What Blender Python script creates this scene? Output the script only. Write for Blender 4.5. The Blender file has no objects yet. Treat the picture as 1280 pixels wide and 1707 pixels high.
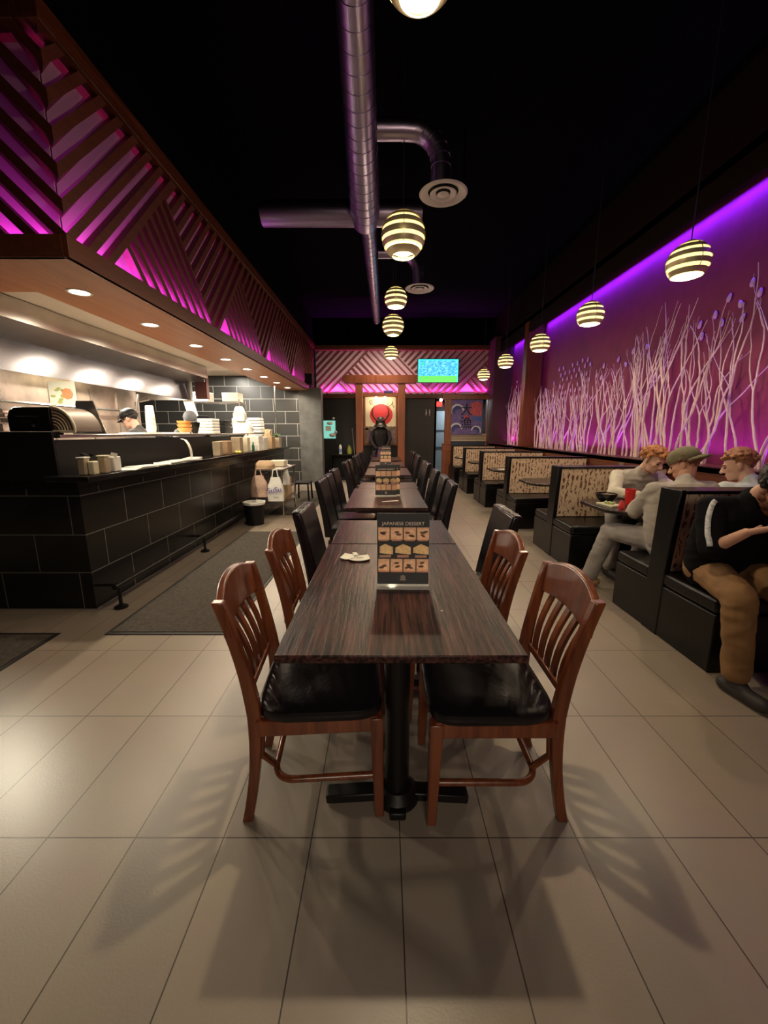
import bpy, bmesh, math, random
from mathutils import Vector, Matrix, noise, Euler
R = math.radians
PI = math.pi
random.seed(7)
scene = bpy.context.scene
COL = scene.collection

# ------------------------------------------------------------------ camera
cam_d = bpy.data.cameras.new('camera')
cam = bpy.data.objects.new('camera', cam_d)
COL.objects.link(cam)
cam.location = (0, 0, 1.39)
cam.rotation_euler = (R(90 - 11.28), 0, 0)
cam_d.sensor_fit = 'HORIZONTAL'
cam_d.sensor_width = 36
cam_d.lens = 36 * 669 / 1280
cam_d.clip_start = 0.02
scene.camera = cam

# ------------------------------------------------------------------ world, exposure
w = bpy.data.worlds.new('world')
scene.world = w
w.use_nodes = True
w.node_tree.nodes['Background'].inputs[0].default_value = (0.06, 0.045, 0.06, 1)
w.node_tree.nodes['Background'].inputs[1].default_value = 0.06
scene.view_settings.view_transform = 'Standard'
scene.view_settings.look = 'None'
scene.view_settings.gamma = 1
scene.view_settings.exposure = 0.3
scene.view_settings.use_curve_mapping = False

PEND_W = 62         # table-row pendants
PEND_R = 36         # booth pendants
DOWN_W = 48         # soffit downlights
def area(name, loc, rot, sx, sy, power, color, spread=180):
    d = bpy.data.lights.new(name, 'AREA')
    d.shape = 'RECTANGLE'; d.size = sx; d.size_y = sy
    d.energy = power; d.color = color; d.spread = R(spread)
    o = bpy.data.objects.new(name, d); COL.objects.link(o)
    o.location = loc; o.rotation_euler = rot
    return o
def point(name, loc, power, color, r=0.05, parent=None, spot=None):
    d = bpy.data.lights.new(name, 'SPOT' if spot else 'POINT')
    d.energy = power; d.color = color; d.shadow_soft_size = r
    if spot:
        d.spot_size = R(spot); d.spot_blend = 0.5
    o = bpy.data.objects.new(name, d); COL.objects.link(o)
    o.location = loc
    if parent: o.parent = parent
    return o
VIOLET = (0.13, 0.02, 1.0)
MAGENTA = (1.0, 0.06, 0.95)
# LED strips hidden in the right wall niche: one behind the cornice, one behind the ledge
area('led_cornice', (3.42, 5.2, 3.68), (0, R(-32), 0), 0.05, 8.0, 68, VIOLET, 100)
area('led_cornice', (3.42, 10.5, 3.68), (0, R(-32), 0), 0.05, 1.8, 15, VIOLET, 100)
area('led_ledge', (3.40, 5.2, 1.072), (0, R(180 + 12), 0), 0.04, 8.0, 24, (0.42, 0.05, 1.0), 80)
area('led_ledge', (3.40, 10.5, 1.072), (0, R(180 + 12), 0), 0.04, 1.8, 7, (0.75, 0.06, 0.9), 110)
# LED strips behind the frieze
area('led_frieze', (-2.055, 6.8, 2.53), (0, R(180), 0), 0.04, 7.8, 27, MAGENTA, 120)
area('led_frieze', (-3.1, 2.845, 2.53), (R(180), 0, 0), 2.0, 0.04, 6, MAGENTA, 120)
area('led_frieze', (0.6, 12.12, 2.49), (R(180), 0, 0), 5.0, 0.04, 50, MAGENTA, 110)
# kitchen tubes on the ceiling and under the hood
for y in (8.3, 9.6):
    area('kitchen_tube', (-3.9, y, 2.77), (0, 0, 0), 0.15, 1.0, 80, (1.0, 0.93, 0.80))
for y in (3.7, 5.9):
    area('hood_tube', (-3.8, y, 2.1), (0, R(-20), 0), 0.15, 0.7, 110, (1.0, 0.9, 0.7))
# added fill lamps without fixtures: behind the camera and near the far gate
area('fill_light', (0.2, -1.6, 3.3), (R(35), 0, 0), 1.2, 0.6, 3, (1.0, 0.82, 0.62))
area('front_fill_light', (0.2, -2.6, 2.3), (R(72), 0, 0), 1.6, 0.8, 5, (1.0, 0.86, 0.68), 60)  # unseen fill added to brighten the menu and table; no window there
area('fill_light', (0.0, 10.9, 3.6), (R(8), 0, 0), 0.4, 0.4, 40, (1.0, 0.8, 0.6))  # fill added to lift the dim back of the room

# ------------------------------------------------------------------ materials
MATS = {}
def nt(name):
    m = bpy.data.materials.new(name); m.use_nodes = True
    t = m.node_tree
    return m, t, t.nodes['Principled BSDF']
def mat(name, col, rough=0.5, metal=0.0, emis=None, es=0.0, var=0.0, vscale=8.0, bump=0.0, bscale=60.0, spec=0.5, alpha=1.0, trans=0.0, coat=0.0, stretch=(1, 1, 1)):
    if name in MATS: return MATS[name]
    m, t, b = nt(name)
    b.inputs['Base Color'].default_value = (*col, 1)
    b.inputs['Roughness'].default_value = rough
    b.inputs['Metallic'].default_value = metal
    b.inputs['Specular IOR Level'].default_value = spec
    b.inputs['Transmission Weight'].default_value = trans
    b.inputs['Coat Weight'].default_value = coat
    b.inputs['Alpha'].default_value = alpha
    if emis:
        b.inputs['Emission Color'].default_value = (*emis, 1)
        b.inputs['Emission Strength'].default_value = es
    tc = t.nodes.new('ShaderNodeTexCoord')
    mp = t.nodes.new('ShaderNodeMapping'); mp.inputs['Scale'].default_value = stretch
    t.links.new(tc.outputs['Object'], mp.inputs[0])
    if var > 0:
        n = t.nodes.new('ShaderNodeTexNoise'); n.inputs['Scale'].default_value = vscale
        n.inputs['Detail'].default_value = 5
        t.links.new(mp.outputs[0], n.inputs['Vector'])
        r = t.nodes.new('ShaderNodeValToRGB')
        r.color_ramp.elements[0].position = 0.3; r.color_ramp.elements[1].position = 0.7
        r.color_ramp.elements[0].color = (*[c * (1 - var) for c in col], 1)
        r.color_ramp.elements[1].color = (*[min(1, c * (1 + var)) for c in col], 1)
        t.links.new(n.outputs['Fac'], r.inputs[0])
        t.links.new(r.outputs[0], b.inputs['Base Color'])
    if bump > 0:
        n2 = t.nodes.new('ShaderNodeTexNoise'); n2.inputs['Scale'].default_value = bscale
        n2.inputs['Detail'].default_value = 4
        t.links.new(mp.outputs[0], n2.inputs['Vector'])
        bu = t.nodes.new('ShaderNodeBump'); bu.inputs['Strength'].default_value = bump
        bu.inputs['Distance'].default_value = 0.01
        t.links.new(n2.outputs['Fac'], bu.inputs['Height'])
        t.links.new(bu.outputs[0], b.inputs['Normal'])
    MATS[name] = m
    return m
def wood(name, dark, light, rough=0.35, axis='Z', scale=1.0, coat=0.0, bump=0.15, contrast=(0.35, 0.65)):
    m, t, b = nt(name)
    tc = t.nodes.new('ShaderNodeTexCoord')
    mp = t.nodes.new('ShaderNodeMapping')
    s = {'X': (1.2, 22, 22), 'Y': (22, 1.2, 22), 'Z': (22, 22, 1.2)}[axis]
    mp.inputs['Scale'].default_value = tuple(v * scale for v in s)
    t.links.new(tc.outputs['Object'], mp.inputs[0])
    n = t.nodes.new('ShaderNodeTexNoise'); n.inputs['Scale'].default_value = 2.0
    n.inputs['Detail'].default_value = 8; n.inputs['Roughness'].default_value = 0.65; n.inputs['Distortion'].default_value = 0.4
    t.links.new(mp.outputs[0], n.inputs['Vector'])
    r = t.nodes.new('ShaderNodeValToRGB')
    r.color_ramp.elements[0].position = contrast[0]; r.color_ramp.elements[1].position = contrast[1]
    r.color_ramp.elements[0].color = (*dark, 1); r.color_ramp.elements[1].color = (*light, 1)
    t.links.new(n.outputs['Fac'], r.inputs[0]); t.links.new(r.outputs[0], b.inputs['Base Color'])
    bu = t.nodes.new('ShaderNodeBump'); bu.inputs['Strength'].default_value = bump; bu.inputs['Distance'].default_value = 0.004
    t.links.new(n.outputs['Fac'], bu.inputs['Height']); t.links.new(bu.outputs[0], b.inputs['Normal'])
    b.inputs['Roughness'].default_value = rough
    b.inputs['Coat Weight'].default_value = coat
    b.inputs['Coat Roughness'].default_value = 0.12
    MATS[name] = m
    return m
def tiles(name, c1, c2, mortar, bw, rh, ms, offset, mode, rough, off=(0, 0), bump=0.3, noise_amt=0.12, spec=0.5, rmix=0.0):
    """brick texture in metres; mode 'floor' = (x, y), 'wall' = (x + y, z)"""
    m, t, b = nt(name)
    g = t.nodes.new('ShaderNodeNewGeometry')
    sp = t.nodes.new('ShaderNodeSeparateXYZ'); t.links.new(g.outputs['Position'], sp.inputs[0])
    cb = t.nodes.new('ShaderNodeCombineXYZ')
    if mode == 'floor':
        a1 = t.nodes.new('ShaderNodeMath'); a1.inputs[1].default_value = -off[0]; t.links.new(sp.outputs[0], a1.inputs[0])
        a2 = t.nodes.new('ShaderNodeMath'); a2.inputs[1].default_value = -off[1]; t.links.new(sp.outputs[1], a2.inputs[0])
        t.links.new(a1.outputs[0], cb.inputs[0]); t.links.new(a2.outputs[0], cb.inputs[1])
    else:
        a0 = t.nodes.new('ShaderNodeMath'); t.links.new(sp.outputs[0], a0.inputs[0]); t.links.new(sp.outputs[1], a0.inputs[1])
        a1 = t.nodes.new('ShaderNodeMath'); a1.inputs[1].default_value = -off[0]; t.links.new(a0.outputs[0], a1.inputs[0])
        a2 = t.nodes.new('ShaderNodeMath'); a2.inputs[1].default_value = -off[1]; t.links.new(sp.outputs[2], a2.inputs[0])
        t.links.new(a1.outputs[0], cb.inputs[0]); t.links.new(a2.outputs[0], cb.inputs[1])
    br = t.nodes.new('ShaderNodeTexBrick')
    br.offset = offset; br.squash = 1
    br.inputs['Color1'].default_value = (*c1, 1); br.inputs['Color2'].default_value = (*c2, 1)
    br.inputs['Mortar'].default_value = (*mortar, 1)
    br.inputs['Scale'].default_value = 1.0
    br.inputs['Mortar Size'].default_value = ms; br.inputs['Mortar Smooth'].default_value = 0.1
    br.inputs['Brick Width'].default_value = bw; br.inputs['Row Height'].default_value = rh
    t.links.new(cb.outputs[0], br.inputs['Vector'])
    n = t.nodes.new('ShaderNodeTexNoise'); n.inputs['Scale'].default_value = 3.0; n.inputs['Detail'].default_value = 9
    n.inputs['Roughness'].default_value = 0.7
    t.links.new(g.outputs['Position'], n.inputs['Vector'])
    mx = t.nodes.new('ShaderNodeMix'); mx.data_type = 'RGBA'; mx.blend_type = 'OVERLAY'
    mx.inputs['Factor'].default_value = noise_amt
    t.links.new(br.outputs['Color'], mx.inputs['A']); t.links.new(n.outputs['Color'], mx.inputs['B'])
    t.links.new(mx.outputs['Result'], b.inputs['Base Color'])
    n3 = t.nodes.new('ShaderNodeTexNoise'); n3.inputs['Scale'].default_value = 130; n3.inputs['Detail'].default_value = 3
    t.links.new(g.outputs['Position'], n3.inputs['Vector'])
    ad = t.nodes.new('ShaderNodeMath'); ad.operation = 'MULTIPLY_ADD'; ad.inputs[1].default_value = 0.35
    sb = t.nodes.new('ShaderNodeMath'); sb.operation = 'SUBTRACT'; sb.inputs[0].default_value = 1
    t.links.new(br.outputs['Fac'], sb.inputs[1])
    t.links.new(n3.outputs['Fac'], ad.inputs[0]); t.links.new(sb.outputs[0], ad.inputs[2])
    bu = t.nodes.new('ShaderNodeBump'); bu.inputs['Strength'].default_value = bump; bu.inputs['Distance'].default_value = 0.002
    t.links.new(ad.outputs[0], bu.inputs['Height']); t.links.new(bu.outputs[0], b.inputs['Normal'])
    b.inputs['Roughness'].default_value = rough; b.inputs['Specular IOR Level'].default_value = spec
    MATS[name] = m
    return m

M_floor = tiles('floor_tile', (.335, .275, .22), (.305, .25, .20), (.07, .055, .045), .3078, .6126, .0022, 0.0, 'floor', .34, off=(.0555, 1.152), bump=.45, spec=.45)
M_ctile = tiles('black_tile', (.012, .011, .010), (.016, .014, .013), (.17, .16, .145), .61, .305, .004, 0.5, 'wall', .25, off=(.30, 0), bump=.12, noise_amt=.05, spec=.3)
M_gtile = tiles('grey_tile', (.028, .027, .025), (.034, .033, .030), (.40, .39, .36), .61, .314, .006, 0.5, 'wall', .35, off=(.25, .03), bump=.12, noise_amt=.1)
M_dtile = tiles('dark_tile', (.012, .009, .008), (.014, .010, .009), (.03, .026, .024), .61, .61, .003, 0.5, 'wall', .4, off=(.2, 0), bump=.1, noise_amt=.1)
M_plaster = mat('grey_plaster', (.10, .098, .092), .55, var=.3, vscale=4, bump=.1)
M_black = mat('black_paint', (.006, .006, .008), .8)
M_ceil = mat('black_ceiling', (.002, .002, .004), .95, spec=.05)
M_kceil = mat('cream_ceiling', (.62, .52, .42), .7)
M_plum = mat('plum_wall', (.185, .006, .052), .65, var=.12, vscale=5)
M_fback = mat('frieze_back', (.62, .42, .50), .7)
M_mahog = wood('mahogany', (.06, .014, .006), (.15, .04, .016), .35, 'Y', .7)
M_mahog_z = wood('mahogany_upright', (.10, .025, .010), (.22, .06, .022), .35, 'Z', .7)
M_slat = wood('slat_wood', (.09, .022, .012), (.15, .035, .02), .5, 'Y', .7)
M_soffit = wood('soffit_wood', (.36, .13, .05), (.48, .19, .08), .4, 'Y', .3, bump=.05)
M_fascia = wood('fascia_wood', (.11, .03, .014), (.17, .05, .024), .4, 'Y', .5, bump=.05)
M_chair = wood('chair_wood', (.10, .022, .007), (.24, .062, .02), .28, 'Z', .6, coat=.5, bump=.05)
M_table = wood('table_wood', (.010, .004, .004), (.17, .06, .05), .33, 'Y', 1.6, coat=.0, bump=.4, contrast=(.42, .80))
M_table.node_tree.nodes['Principled BSDF'].inputs['Specular IOR Level'].default_value = .3
M_tedge = mat('table_edge', (.035, .014, .011), .3, coat=.3, var=.3)
M_leather = mat('black_leather', (.007, .005, .007), .27, bump=.08, bscale=60)
M_vinyl = mat('black_vinyl', (.004, .0035, .004), .30, spec=.35, bump=.08, bscale=30)
M_iron = mat('black_iron', (.012, .010, .010), .4, metal=.4)
M_steel = mat('stainless', (.58, .55, .52), .25, metal=.95, var=.15, vscale=2, bump=.04, bscale=3)
M_dsteel = mat('dull_steel', (.25, .22, .21), .38, metal=.9, var=.25, vscale=2)
M_wsteel = mat('warm_steel', (.48, .38, .32), .33, metal=.85, var=.35, vscale=3, bump=.1, bscale=2)
M_duct = mat('duct_metal', (.34, .28, .46), .32, metal=1, bump=.15, bscale=14)  # violet tint in the metal stands in for LED light on the ducts
M_white = mat('white_plastic', (.80, .78, .70), .4)
M_paper = mat('paper', (.82, .80, .70), .7)
M_cream = mat('cream_plastic', (.75, .68, .50), .5)
M_foam = mat('foam', (.85, .85, .80), .6)
M_mat = mat('mat_carpet', (.075, .062, .05), .95, var=.3, vscale=40, bump=.6, bscale=300)
M_matedge = mat('mat_rubber', (.018, .017, .016), .6)
M_lens = mat('lamp_lens', (1, 1, 1), .4, emis=(1, .86, .62), es=9)
M_glow = mat('shade_glow', (1, .95, .7), .5, emis=(1, .86, .36), es=1.15)
M_bulb = mat('bulb_glow', (1, .95, .7), .5, emis=(1, .88, .55), es=3.5)
M_band = mat('shade_band', (.72, .62, .38), .4, metal=.55)
M_cord = mat('cord', (.02, .02, .02), .5)
M_branch = mat('branch', (.72, .55, .55), .6, var=.15, vscale=20)
M_leafm = mat('leaf_disc', (.60, .42, .45), .45)
M_red = mat('red_plastic', (.62, .02, .02), .3)
M_skin = mat('skin', (.62, .33, .23), .5, var=.08, vscale=12)
M_skin2 = mat('skin_pale', (.70, .42, .32), .5, var=.08, vscale=12)
M_dark = mat('near_black', (.007, .006, .007), .5, spec=.25)
M_brown = mat('kraft_paper', (.42, .28, .16), .7, var=.15)

# ------------------------------------------------------------------ mesh builder
class MB:
    def __init__(s):
        s.v = []; s.f = []; s.mi = []; s.cur = 0
    def add(s, vs, fs):
        b = len(s.v); s.v += [tuple(p) for p in vs]
        for f in fs:
            s.f.append([b + i for i in f]); s.mi.append(s.cur)
        return s
    def box(s, x0, x1, y0, y1, z0, z1):
        vs = [(x, y, z) for z in (z0, z1) for y in (y0, y1) for x in (x0, x1)]
        return s.add(vs, [(0, 2, 3, 1), (4, 5, 7, 6), (0, 1, 5, 4), (2, 6, 7, 3), (0, 4, 6, 2), (1, 3, 7, 5)])
    def obox(s, c, size, rot=(0, 0, 0)):
        m = Euler(rot).to_matrix(); c = Vector(c); h = [a / 2 for a in size]
        vs = [c + m @ Vector((x * h[0], y * h[1], z * h[2])) for z in (-1, 1) for y in (-1, 1) for x in (-1, 1)]
        return s.add(vs, [(0, 2, 3, 1), (4, 5, 7, 6), (0, 1, 5, 4), (2, 6, 7, 3), (0, 4, 6, 2), (1, 3, 7, 5)])
    def bar(s, p0, p1, wd, th, up=(0, 0, 1)):
        p0 = Vector(p0); p1 = Vector(p1); d = (p1 - p0).normalized()
        a = d.cross(Vector(up))
        if a.length < 1e-4: a = d.cross(Vector((1, 0, 0)))
        a.normalize(); b = a.cross(d)
        vs = [p + a * i * wd / 2 + b * j * th / 2 for p in (p0, p1) for j in (-1, 1) for i in (-1, 1)]
        return s.add(vs, [(0, 2, 3, 1), (4, 5, 7, 6), (0, 1, 5, 4), (2, 6, 7, 3), (0, 4, 6, 2), (1, 3, 7, 5)])
    def tube(s, pts, rad, n=8, caps=True, sq=1.0):
        pts = [Vector(p) for p in pts]
        if not isinstance(rad, (list, tuple)): rad = [rad] * len(pts)
        rings = []; up = Vector((0, 0, 1)); prev = None
        for i, p in enumerate(pts):
            d = (pts[min(i + 1, len(pts) - 1)] - pts[max(i - 1, 0)])
            d = d.normalized() if d.length > 1e-9 else Vector((0, 0, 1))
            if prev is None:
                a = d.cross(up)
                if a.length < 1e-3: a = d.cross(Vector((1, 0, 0)))
            else:
                a = prev - d * prev.dot(d)
                if a.length < 1e-5: a = d.cross(up)
            a.normalize(); prev = a; b = d.cross(a)
            rings.append([p + (a * math.cos(2 * PI * k / n) + b * math.sin(2 * PI * k / n) * sq) * rad[i] for k in range(n)])
        vs = [q for r in rings for q in r]; fs = []
        for i in range(len(rings) - 1):
            for k in range(n):
                fs.append((i * n + k, i * n + (k + 1) % n, (i + 1) * n + (k + 1) % n, (i + 1) * n + k))
        if caps:
            fs.append(tuple(range(n))[::-1]); fs.append(tuple((len(rings) - 1) * n + k for k in range(n)))
        return s.add(vs, fs)
    def lathe(s, prof, c=(0, 0, 0), n=20, caps=False, M=None):
        vs = []; fs = []; c = Vector(c)
        for r, z in prof:
            for k in range(n):
                p = Vector((r * math.cos(2 * PI * k / n), r * math.sin(2 * PI * k / n), z))
                if M: p = M @ p
                vs.append(c + p)
        for i in range(len(prof) - 1):
            for k in range(n):
                fs.append((i * n + k, i * n + (k + 1) % n, (i + 1) * n + (k + 1) % n, (i + 1) * n + k))
        if caps:
            fs.append(tuple(range(n))[::-1]); fs.append(tuple((len(prof) - 1) * n + k for k in range(n)))
        return s.add(vs, fs)
    def ell(s, c, r, n=12, M=None):
        prof = [(max(1e-4, math.sin(PI * i / n)), -math.cos(PI * i / n)) for i in range(n + 1)]
        S = Matrix.Diagonal(Vector(r))
        return s.lathe(prof, c, n + 4, M=(M @ S if M else S))
    def capsule(s, p0, p1, r0, r1, n=12):
        p0 = Vector(p0); p1 = Vector(p1); d = p1 - p0
        L = d.length
        if L < 1e-5: return s.ell(p0, (r0, r0, r0))
        d /= L; pts = []; rad = []
        for i in range(5):
            a = PI / 2 * (i + .15) / 5
            pts.append(p0 - d * r0 * math.cos(a)); rad.append(r0 * math.sin(a))
        pts.append(p0); rad.append(r0); pts.append(p1); rad.append(r1)
        for i in range(4, -1, -1):
            a = PI / 2 * (i + .15) / 5
            pts.append(p1 + d * r1 * math.cos(a)); rad.append(r1 * math.sin(a))
        return s.tube(pts, rad, n)
    def prism(s, poly, fn, t0, t1):
        """poly in 2D; fn(a, b, t) gives the 3D point"""
        n = len(poly)
        vs = [fn(a, b, t0) for a, b in poly] + [fn(a, b, t1) for a, b in poly]
        fs = [tuple(range(n))[::-1], tuple(range(n, 2 * n))]
        for k in range(n):
            fs.append((k, (k + 1) % n, n + (k + 1) % n, n + k))
        return s.add(vs, fs)
    def build(s, name, mats, parent=None, bevel=0, smooth=True, loc=None, seg=2):
        me = bpy.data.meshes.new(name)
        me.from_pydata(s.v, [], s.f)
        if not isinstance(mats, (list, tuple)): mats = [mats]
        for m in mats: me.materials.append(m)
        if len(mats) > 1:
            me.polygons.foreach_set('material_index', s.mi)
        bm = bmesh.new(); bm.from_mesh(me)
        bmesh.ops.recalc_face_normals(bm, faces=bm.faces)
        bm.to_mesh(me); bm.free()
        if smooth:
            me.polygons.foreach_set('use_smooth', [True] * len(me.polygons))
            me.set_sharp_from_angle(angle=R(38))
        me.update()
        o = bpy.data.objects.new(name, me); COL.objects.link(o)
        if loc: o.location = loc
        if parent: o.parent = parent
        if bevel:
            b = o.modifiers.new('bevel', 'BEVEL'); b.width = bevel; b.segments = seg; b.limit_method = 'ANGLE'; b.angle_limit = R(40)
        return o
def tag(o, label=None, cat=None, group=None, kind=None):
    if label: o['label'] = label
    if cat: o['category'] = cat
    if group: o['group'] = group
    if kind: o['kind'] = kind
    return o
def thing(name, loc, label, cat, group=None, rz=0):
    o = bpy.data.objects.new(name, None); COL.objects.link(o)
    o.location = loc; o.rotation_euler = (0, 0, rz); o.empty_display_size = 0.1
    return tag(o, label, cat, group)
def dup(root, loc, rz, label, group=None, scale=None):
    def cp(o, parent):
        c_ = o.copy(); COL.objects.link(c_)
        if parent: c_.parent = parent
        for ch in o.children: cp(ch, c_)
        return c_
    r = cp(root, None)
    r.location = loc; r.rotation_euler = (0, 0, rz); r['label'] = label
    if group: r['group'] = group
    if scale: r.scale = scale
    return r
def struct(name, mb, m, bevel=0):
    o = mb.build(name, m, bevel=bevel); o['kind'] = 'structure'; return o
def solo(name, mb, m, loc, label, cat, group=None, bevel=0, rz=0, smooth=True):
    o = mb.build(name, m, bevel=bevel, loc=loc, smooth=smooth); o.rotation_euler = (0, 0, rz)
    return tag(o, label, cat, group)
def text_part(name, body, size, m, parent, loc, rot, extrude=0.0008, align='CENTER'):
    cu = bpy.data.curves.new(name, 'FONT'); cu.body = body; cu.size = size; cu.extrude = extrude
    cu.align_x = align; cu.align_y = 'CENTER'
    t = bpy.data.objects.new(name, cu); COL.objects.link(t)
    bpy.context.view_layer.update()
    me = bpy.data.meshes.new_from_object(t.evaluated_get(bpy.context.evaluated_depsgraph_get()))
    bpy.data.objects.remove(t)
    o = bpy.data.objects.new(name, me); COL.objects.link(o)
    me.materials.clear(); me.materials.append(m)
    o.location = loc; o.rotation_euler = rot
    if parent: o.parent = parent
    return o

# ------------------------------------------------------------------ structure
struct('floor', MB().box(-7, 4.2, -3.2, 13.6, -.1, 0), M_floor)
struct('ceiling', MB().box(-7, 4.2, -3.2, 13.6, 4.5, 4.6), M_ceil)
struct('wall_front', MB().box(-7, 4.2, -3.3, -3.2, 0, 4.5), mat('front_wall', (.05, .035, .03), .8))
struct('wall_back', MB().box(-1.98, 1.55, 12.25, 12.4, 0, 2.4).box(1.50, 1.56, 12.25, 13.5, 0, 2.4), M_dtile)
struct('wall_back', MB().box(-2.2, 4.2, 12.2, 12.4, 3.8, 4.5), M_ceil)
struct('wall_left', MB().box(-2.12, -2.0, 2.9, 12.4, 3.78, 4.5).box(-7, -2.0, 2.78, 2.9, 3.78, 4.5), M_ceil)
# niche on the right
struct('wall_right', MB().box(3.5, 3.62, -3.2, 12.4, 0, 3.74), M_plum)
struct('trim_1', MB().box(3.1, 3.16, 1.3, 12.05, 0, 1.06).box(3.1, 3.5, 1.3, 12.05, 1.0, 1.06), M_mahog, bevel=.004)
struct('trim_2', MB().box(3.14, 3.2, -1.0, 11.45, 3.52, 3.82).box(3.14, 3.62, -3.2, 12.4, 3.74, 4.5), mat('dark_beam', (.010, .004, .003), .7, spec=.1))
struct('trim_3', MB().box(3.12, 3.48, 9.28, 9.5, 1.06, 3.74), M_mahog_z, bevel=.01)
struct('trim_4', MB().box(3.0, 3.5, 11.45, 12.2, 1.06, 3.9), mat('dark_red_wall', (.05, .012, .014), .6))
# hallway behind the screen
struct('wall_hall', MB().box(-2.0, 4.2, 13.45, 13.6, 0, 2.6), mat('hall_wall', (.05, .04, .04), .7))
dr = MB(); dr.box(1.62, 2.02, 13.30, 13.36, 0.02, 2.05)
d1 = struct('door_1', dr, mat('pale_door', (.42, .55, .62), .4), bevel=.004)
MB().box(1.60, 2.02, 13.28, 13.30, .86, .92).box(1.60, 2.02, 13.28, 13.30, 1.42, 1.46).build('door_rail', mat('door_rail_grey', (.08, .14, .18), .4), d1)
area('hall_light', (2.4, 12.85, 2.35), (0, 0, 0), .8, .3, 16, (.9, .97, 1.0))
# kitchen shell
struct('wall_kitchen', MB().box(-7, -2.2, 10.75, 10.9, 0, 4.5), M_gtile)
struct('trim_5', MB().box(-2.2, -1.62, 10.7, 11.0, 0, 2.5), M_plaster, bevel=.004)
struct('baseboard_pillar', MB().box(-2.2, -1.6, 10.68, 10.7, 0, .05), mat('pale_base', (.4, .38, .33), .5))
struct('wall_far_left', MB().box(-7.0, -6.9, 2.0, 10.75, 0, 3), mat('kitchen_dark', (.05, .05, .05), .6))
struct('wall_steel', MB().box(-4.35, -4.25, 2.95, 7.2, 0, 2.3), M_wsteel)
struct('ceiling_kitchen', MB().box(-6.88, -2.655, 3.35, 7.5, 2.465, 2.52).box(-6.88, -2.655, 7.5, 10.74, 2.80, 2.86).box(-6.88, -2.655, 7.46, 7.5, 2.52, 2.86), M_kceil)

# ------------------------------------------------------------------ frieze
def clip(poly, a, b, cst):
    """keep a*u + b*z <= cst"""
    out = []
    for i in range(len(poly)):
        p, q = poly[i], poly[(i + 1) % len(poly)]
        dp = a * p[0] + b * p[1] - cst; dq = a * q[0] + b * q[1] - cst
        if dp <= 0: out.append(p)
        if dp * dq < 0:
            t = dp / (dp - dq); out.append((p[0] + (q[0] - p[0]) * t, p[1] + (q[1] - p[1]) * t))
    return out
def slats(mb, fn, U0, U1, H, tris, t0, t1, pitch=.19, wd=.08, first=.55):
    box_ = [(U0, 0), (U1, 0), (U1, H), (U0, H)]
    def band(reg, kind, lo, hi, start):
        k = start
        while k < hi:
            if k + wd > lo:
                p = list(reg)
                if kind == '/':
                    p = clip(p, 1, -1, k + wd); p = clip(p, -1, 1, -k) if p else p
                else:
                    p = clip(p, 1, 1, k + wd); p = clip(p, -1, -1, -k) if p else p
                if len(p) >= 3:
                    mb.prism(p, fn, t0, t1)
            k += pitch
    prev = None
    for (a, b) in tris:
        reg = clip(clip(box_, -1, 1, -a), 1, 1, b)            # the upward triangle
        if reg: band(reg, '\\', a + first, b + 2 * H, a + first)
        # v region to the left
        reg = clip(box_, 1, -1, a)
        if prev: reg = clip(clip(reg, -1, 1, -prev[0]), -1, -1, -prev[1])
        if reg: band(reg, '/', U0 - H, a, a - wd - 30 * pitch)
        prev = (a, b)
    reg = clip(clip(box_, -1, 1, -prev[0]), -1, -1, -prev[1])
    if reg: band(reg, '/', prev[0], U1, prev[0] + .1)
FH0, FH1 = 2.50, 3.68
t = thing('lattice_frieze', (-1.97, 2.78, FH0), 'tall red-brown diagonal lattice frieze above the kitchen soffit, lit pink from below', 'frieze')
mb = MB()
slats(mb, lambda u, z, q: (-q, max(u, q), z), 0, 9.1, FH1 - FH0, [(.36 + 1.93 * k, .36 + 1.93 * (k + 1)) for k in range(0, 5)], 0, .06)
slats(mb, lambda u, z, q: (-max(u, q), q, z), 0, 4.2, FH1 - FH0, [(.36 + .19 * 19, 5.5)], 0, .06)
mb.build('slats', M_slat, t)
MB().box(-.14, -.12, .13, 9.1, 0, 1.25).box(-4.5, -.12, .12, .14, 0, 1.25).build('back_panel', M_fback, t)
MB().box(-.12, .03, -.03, 9.1, 1.17, 1.30).box(-4.5, -.12, -.03, .12, 1.17, 1.30).build('top_rail', M_mahog, t, bevel=.005)
t = thing('lattice_frieze', (0, 12.2, 2.47), 'shorter diagonal lattice frieze across the back wall behind the television, lit pink', 'frieze')
mb = MB()
slats(mb, lambda u, z, q: (u, -q, z), -1.95, 3.05, 1.2, [(-1.64, 1.5), (2.1, 5.0)], 0, .05, wd=.06, pitch=.2, first=.62)
# nested inner slats beside the gate beam
mb.build('slats', M_slat, t)
MB().box(-1.97, 3.05, .0, .02, 0, 1.2).build('back_panel', M_fback, t)
MB().box(-1.97, 3.15, -.16, .02, 1.2, 1.33).build('top_rail', M_mahog, t, bevel=.005)
MB().box(-1.97, 3.15, -.16, .02, -.12, -.0).build('bottom_rail', M_mahog, t, bevel=.005)
MB().box(3.05, 3.15, -.1, .02, -.0, 1.2).build('end_post', M_mahog_z, t)

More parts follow.
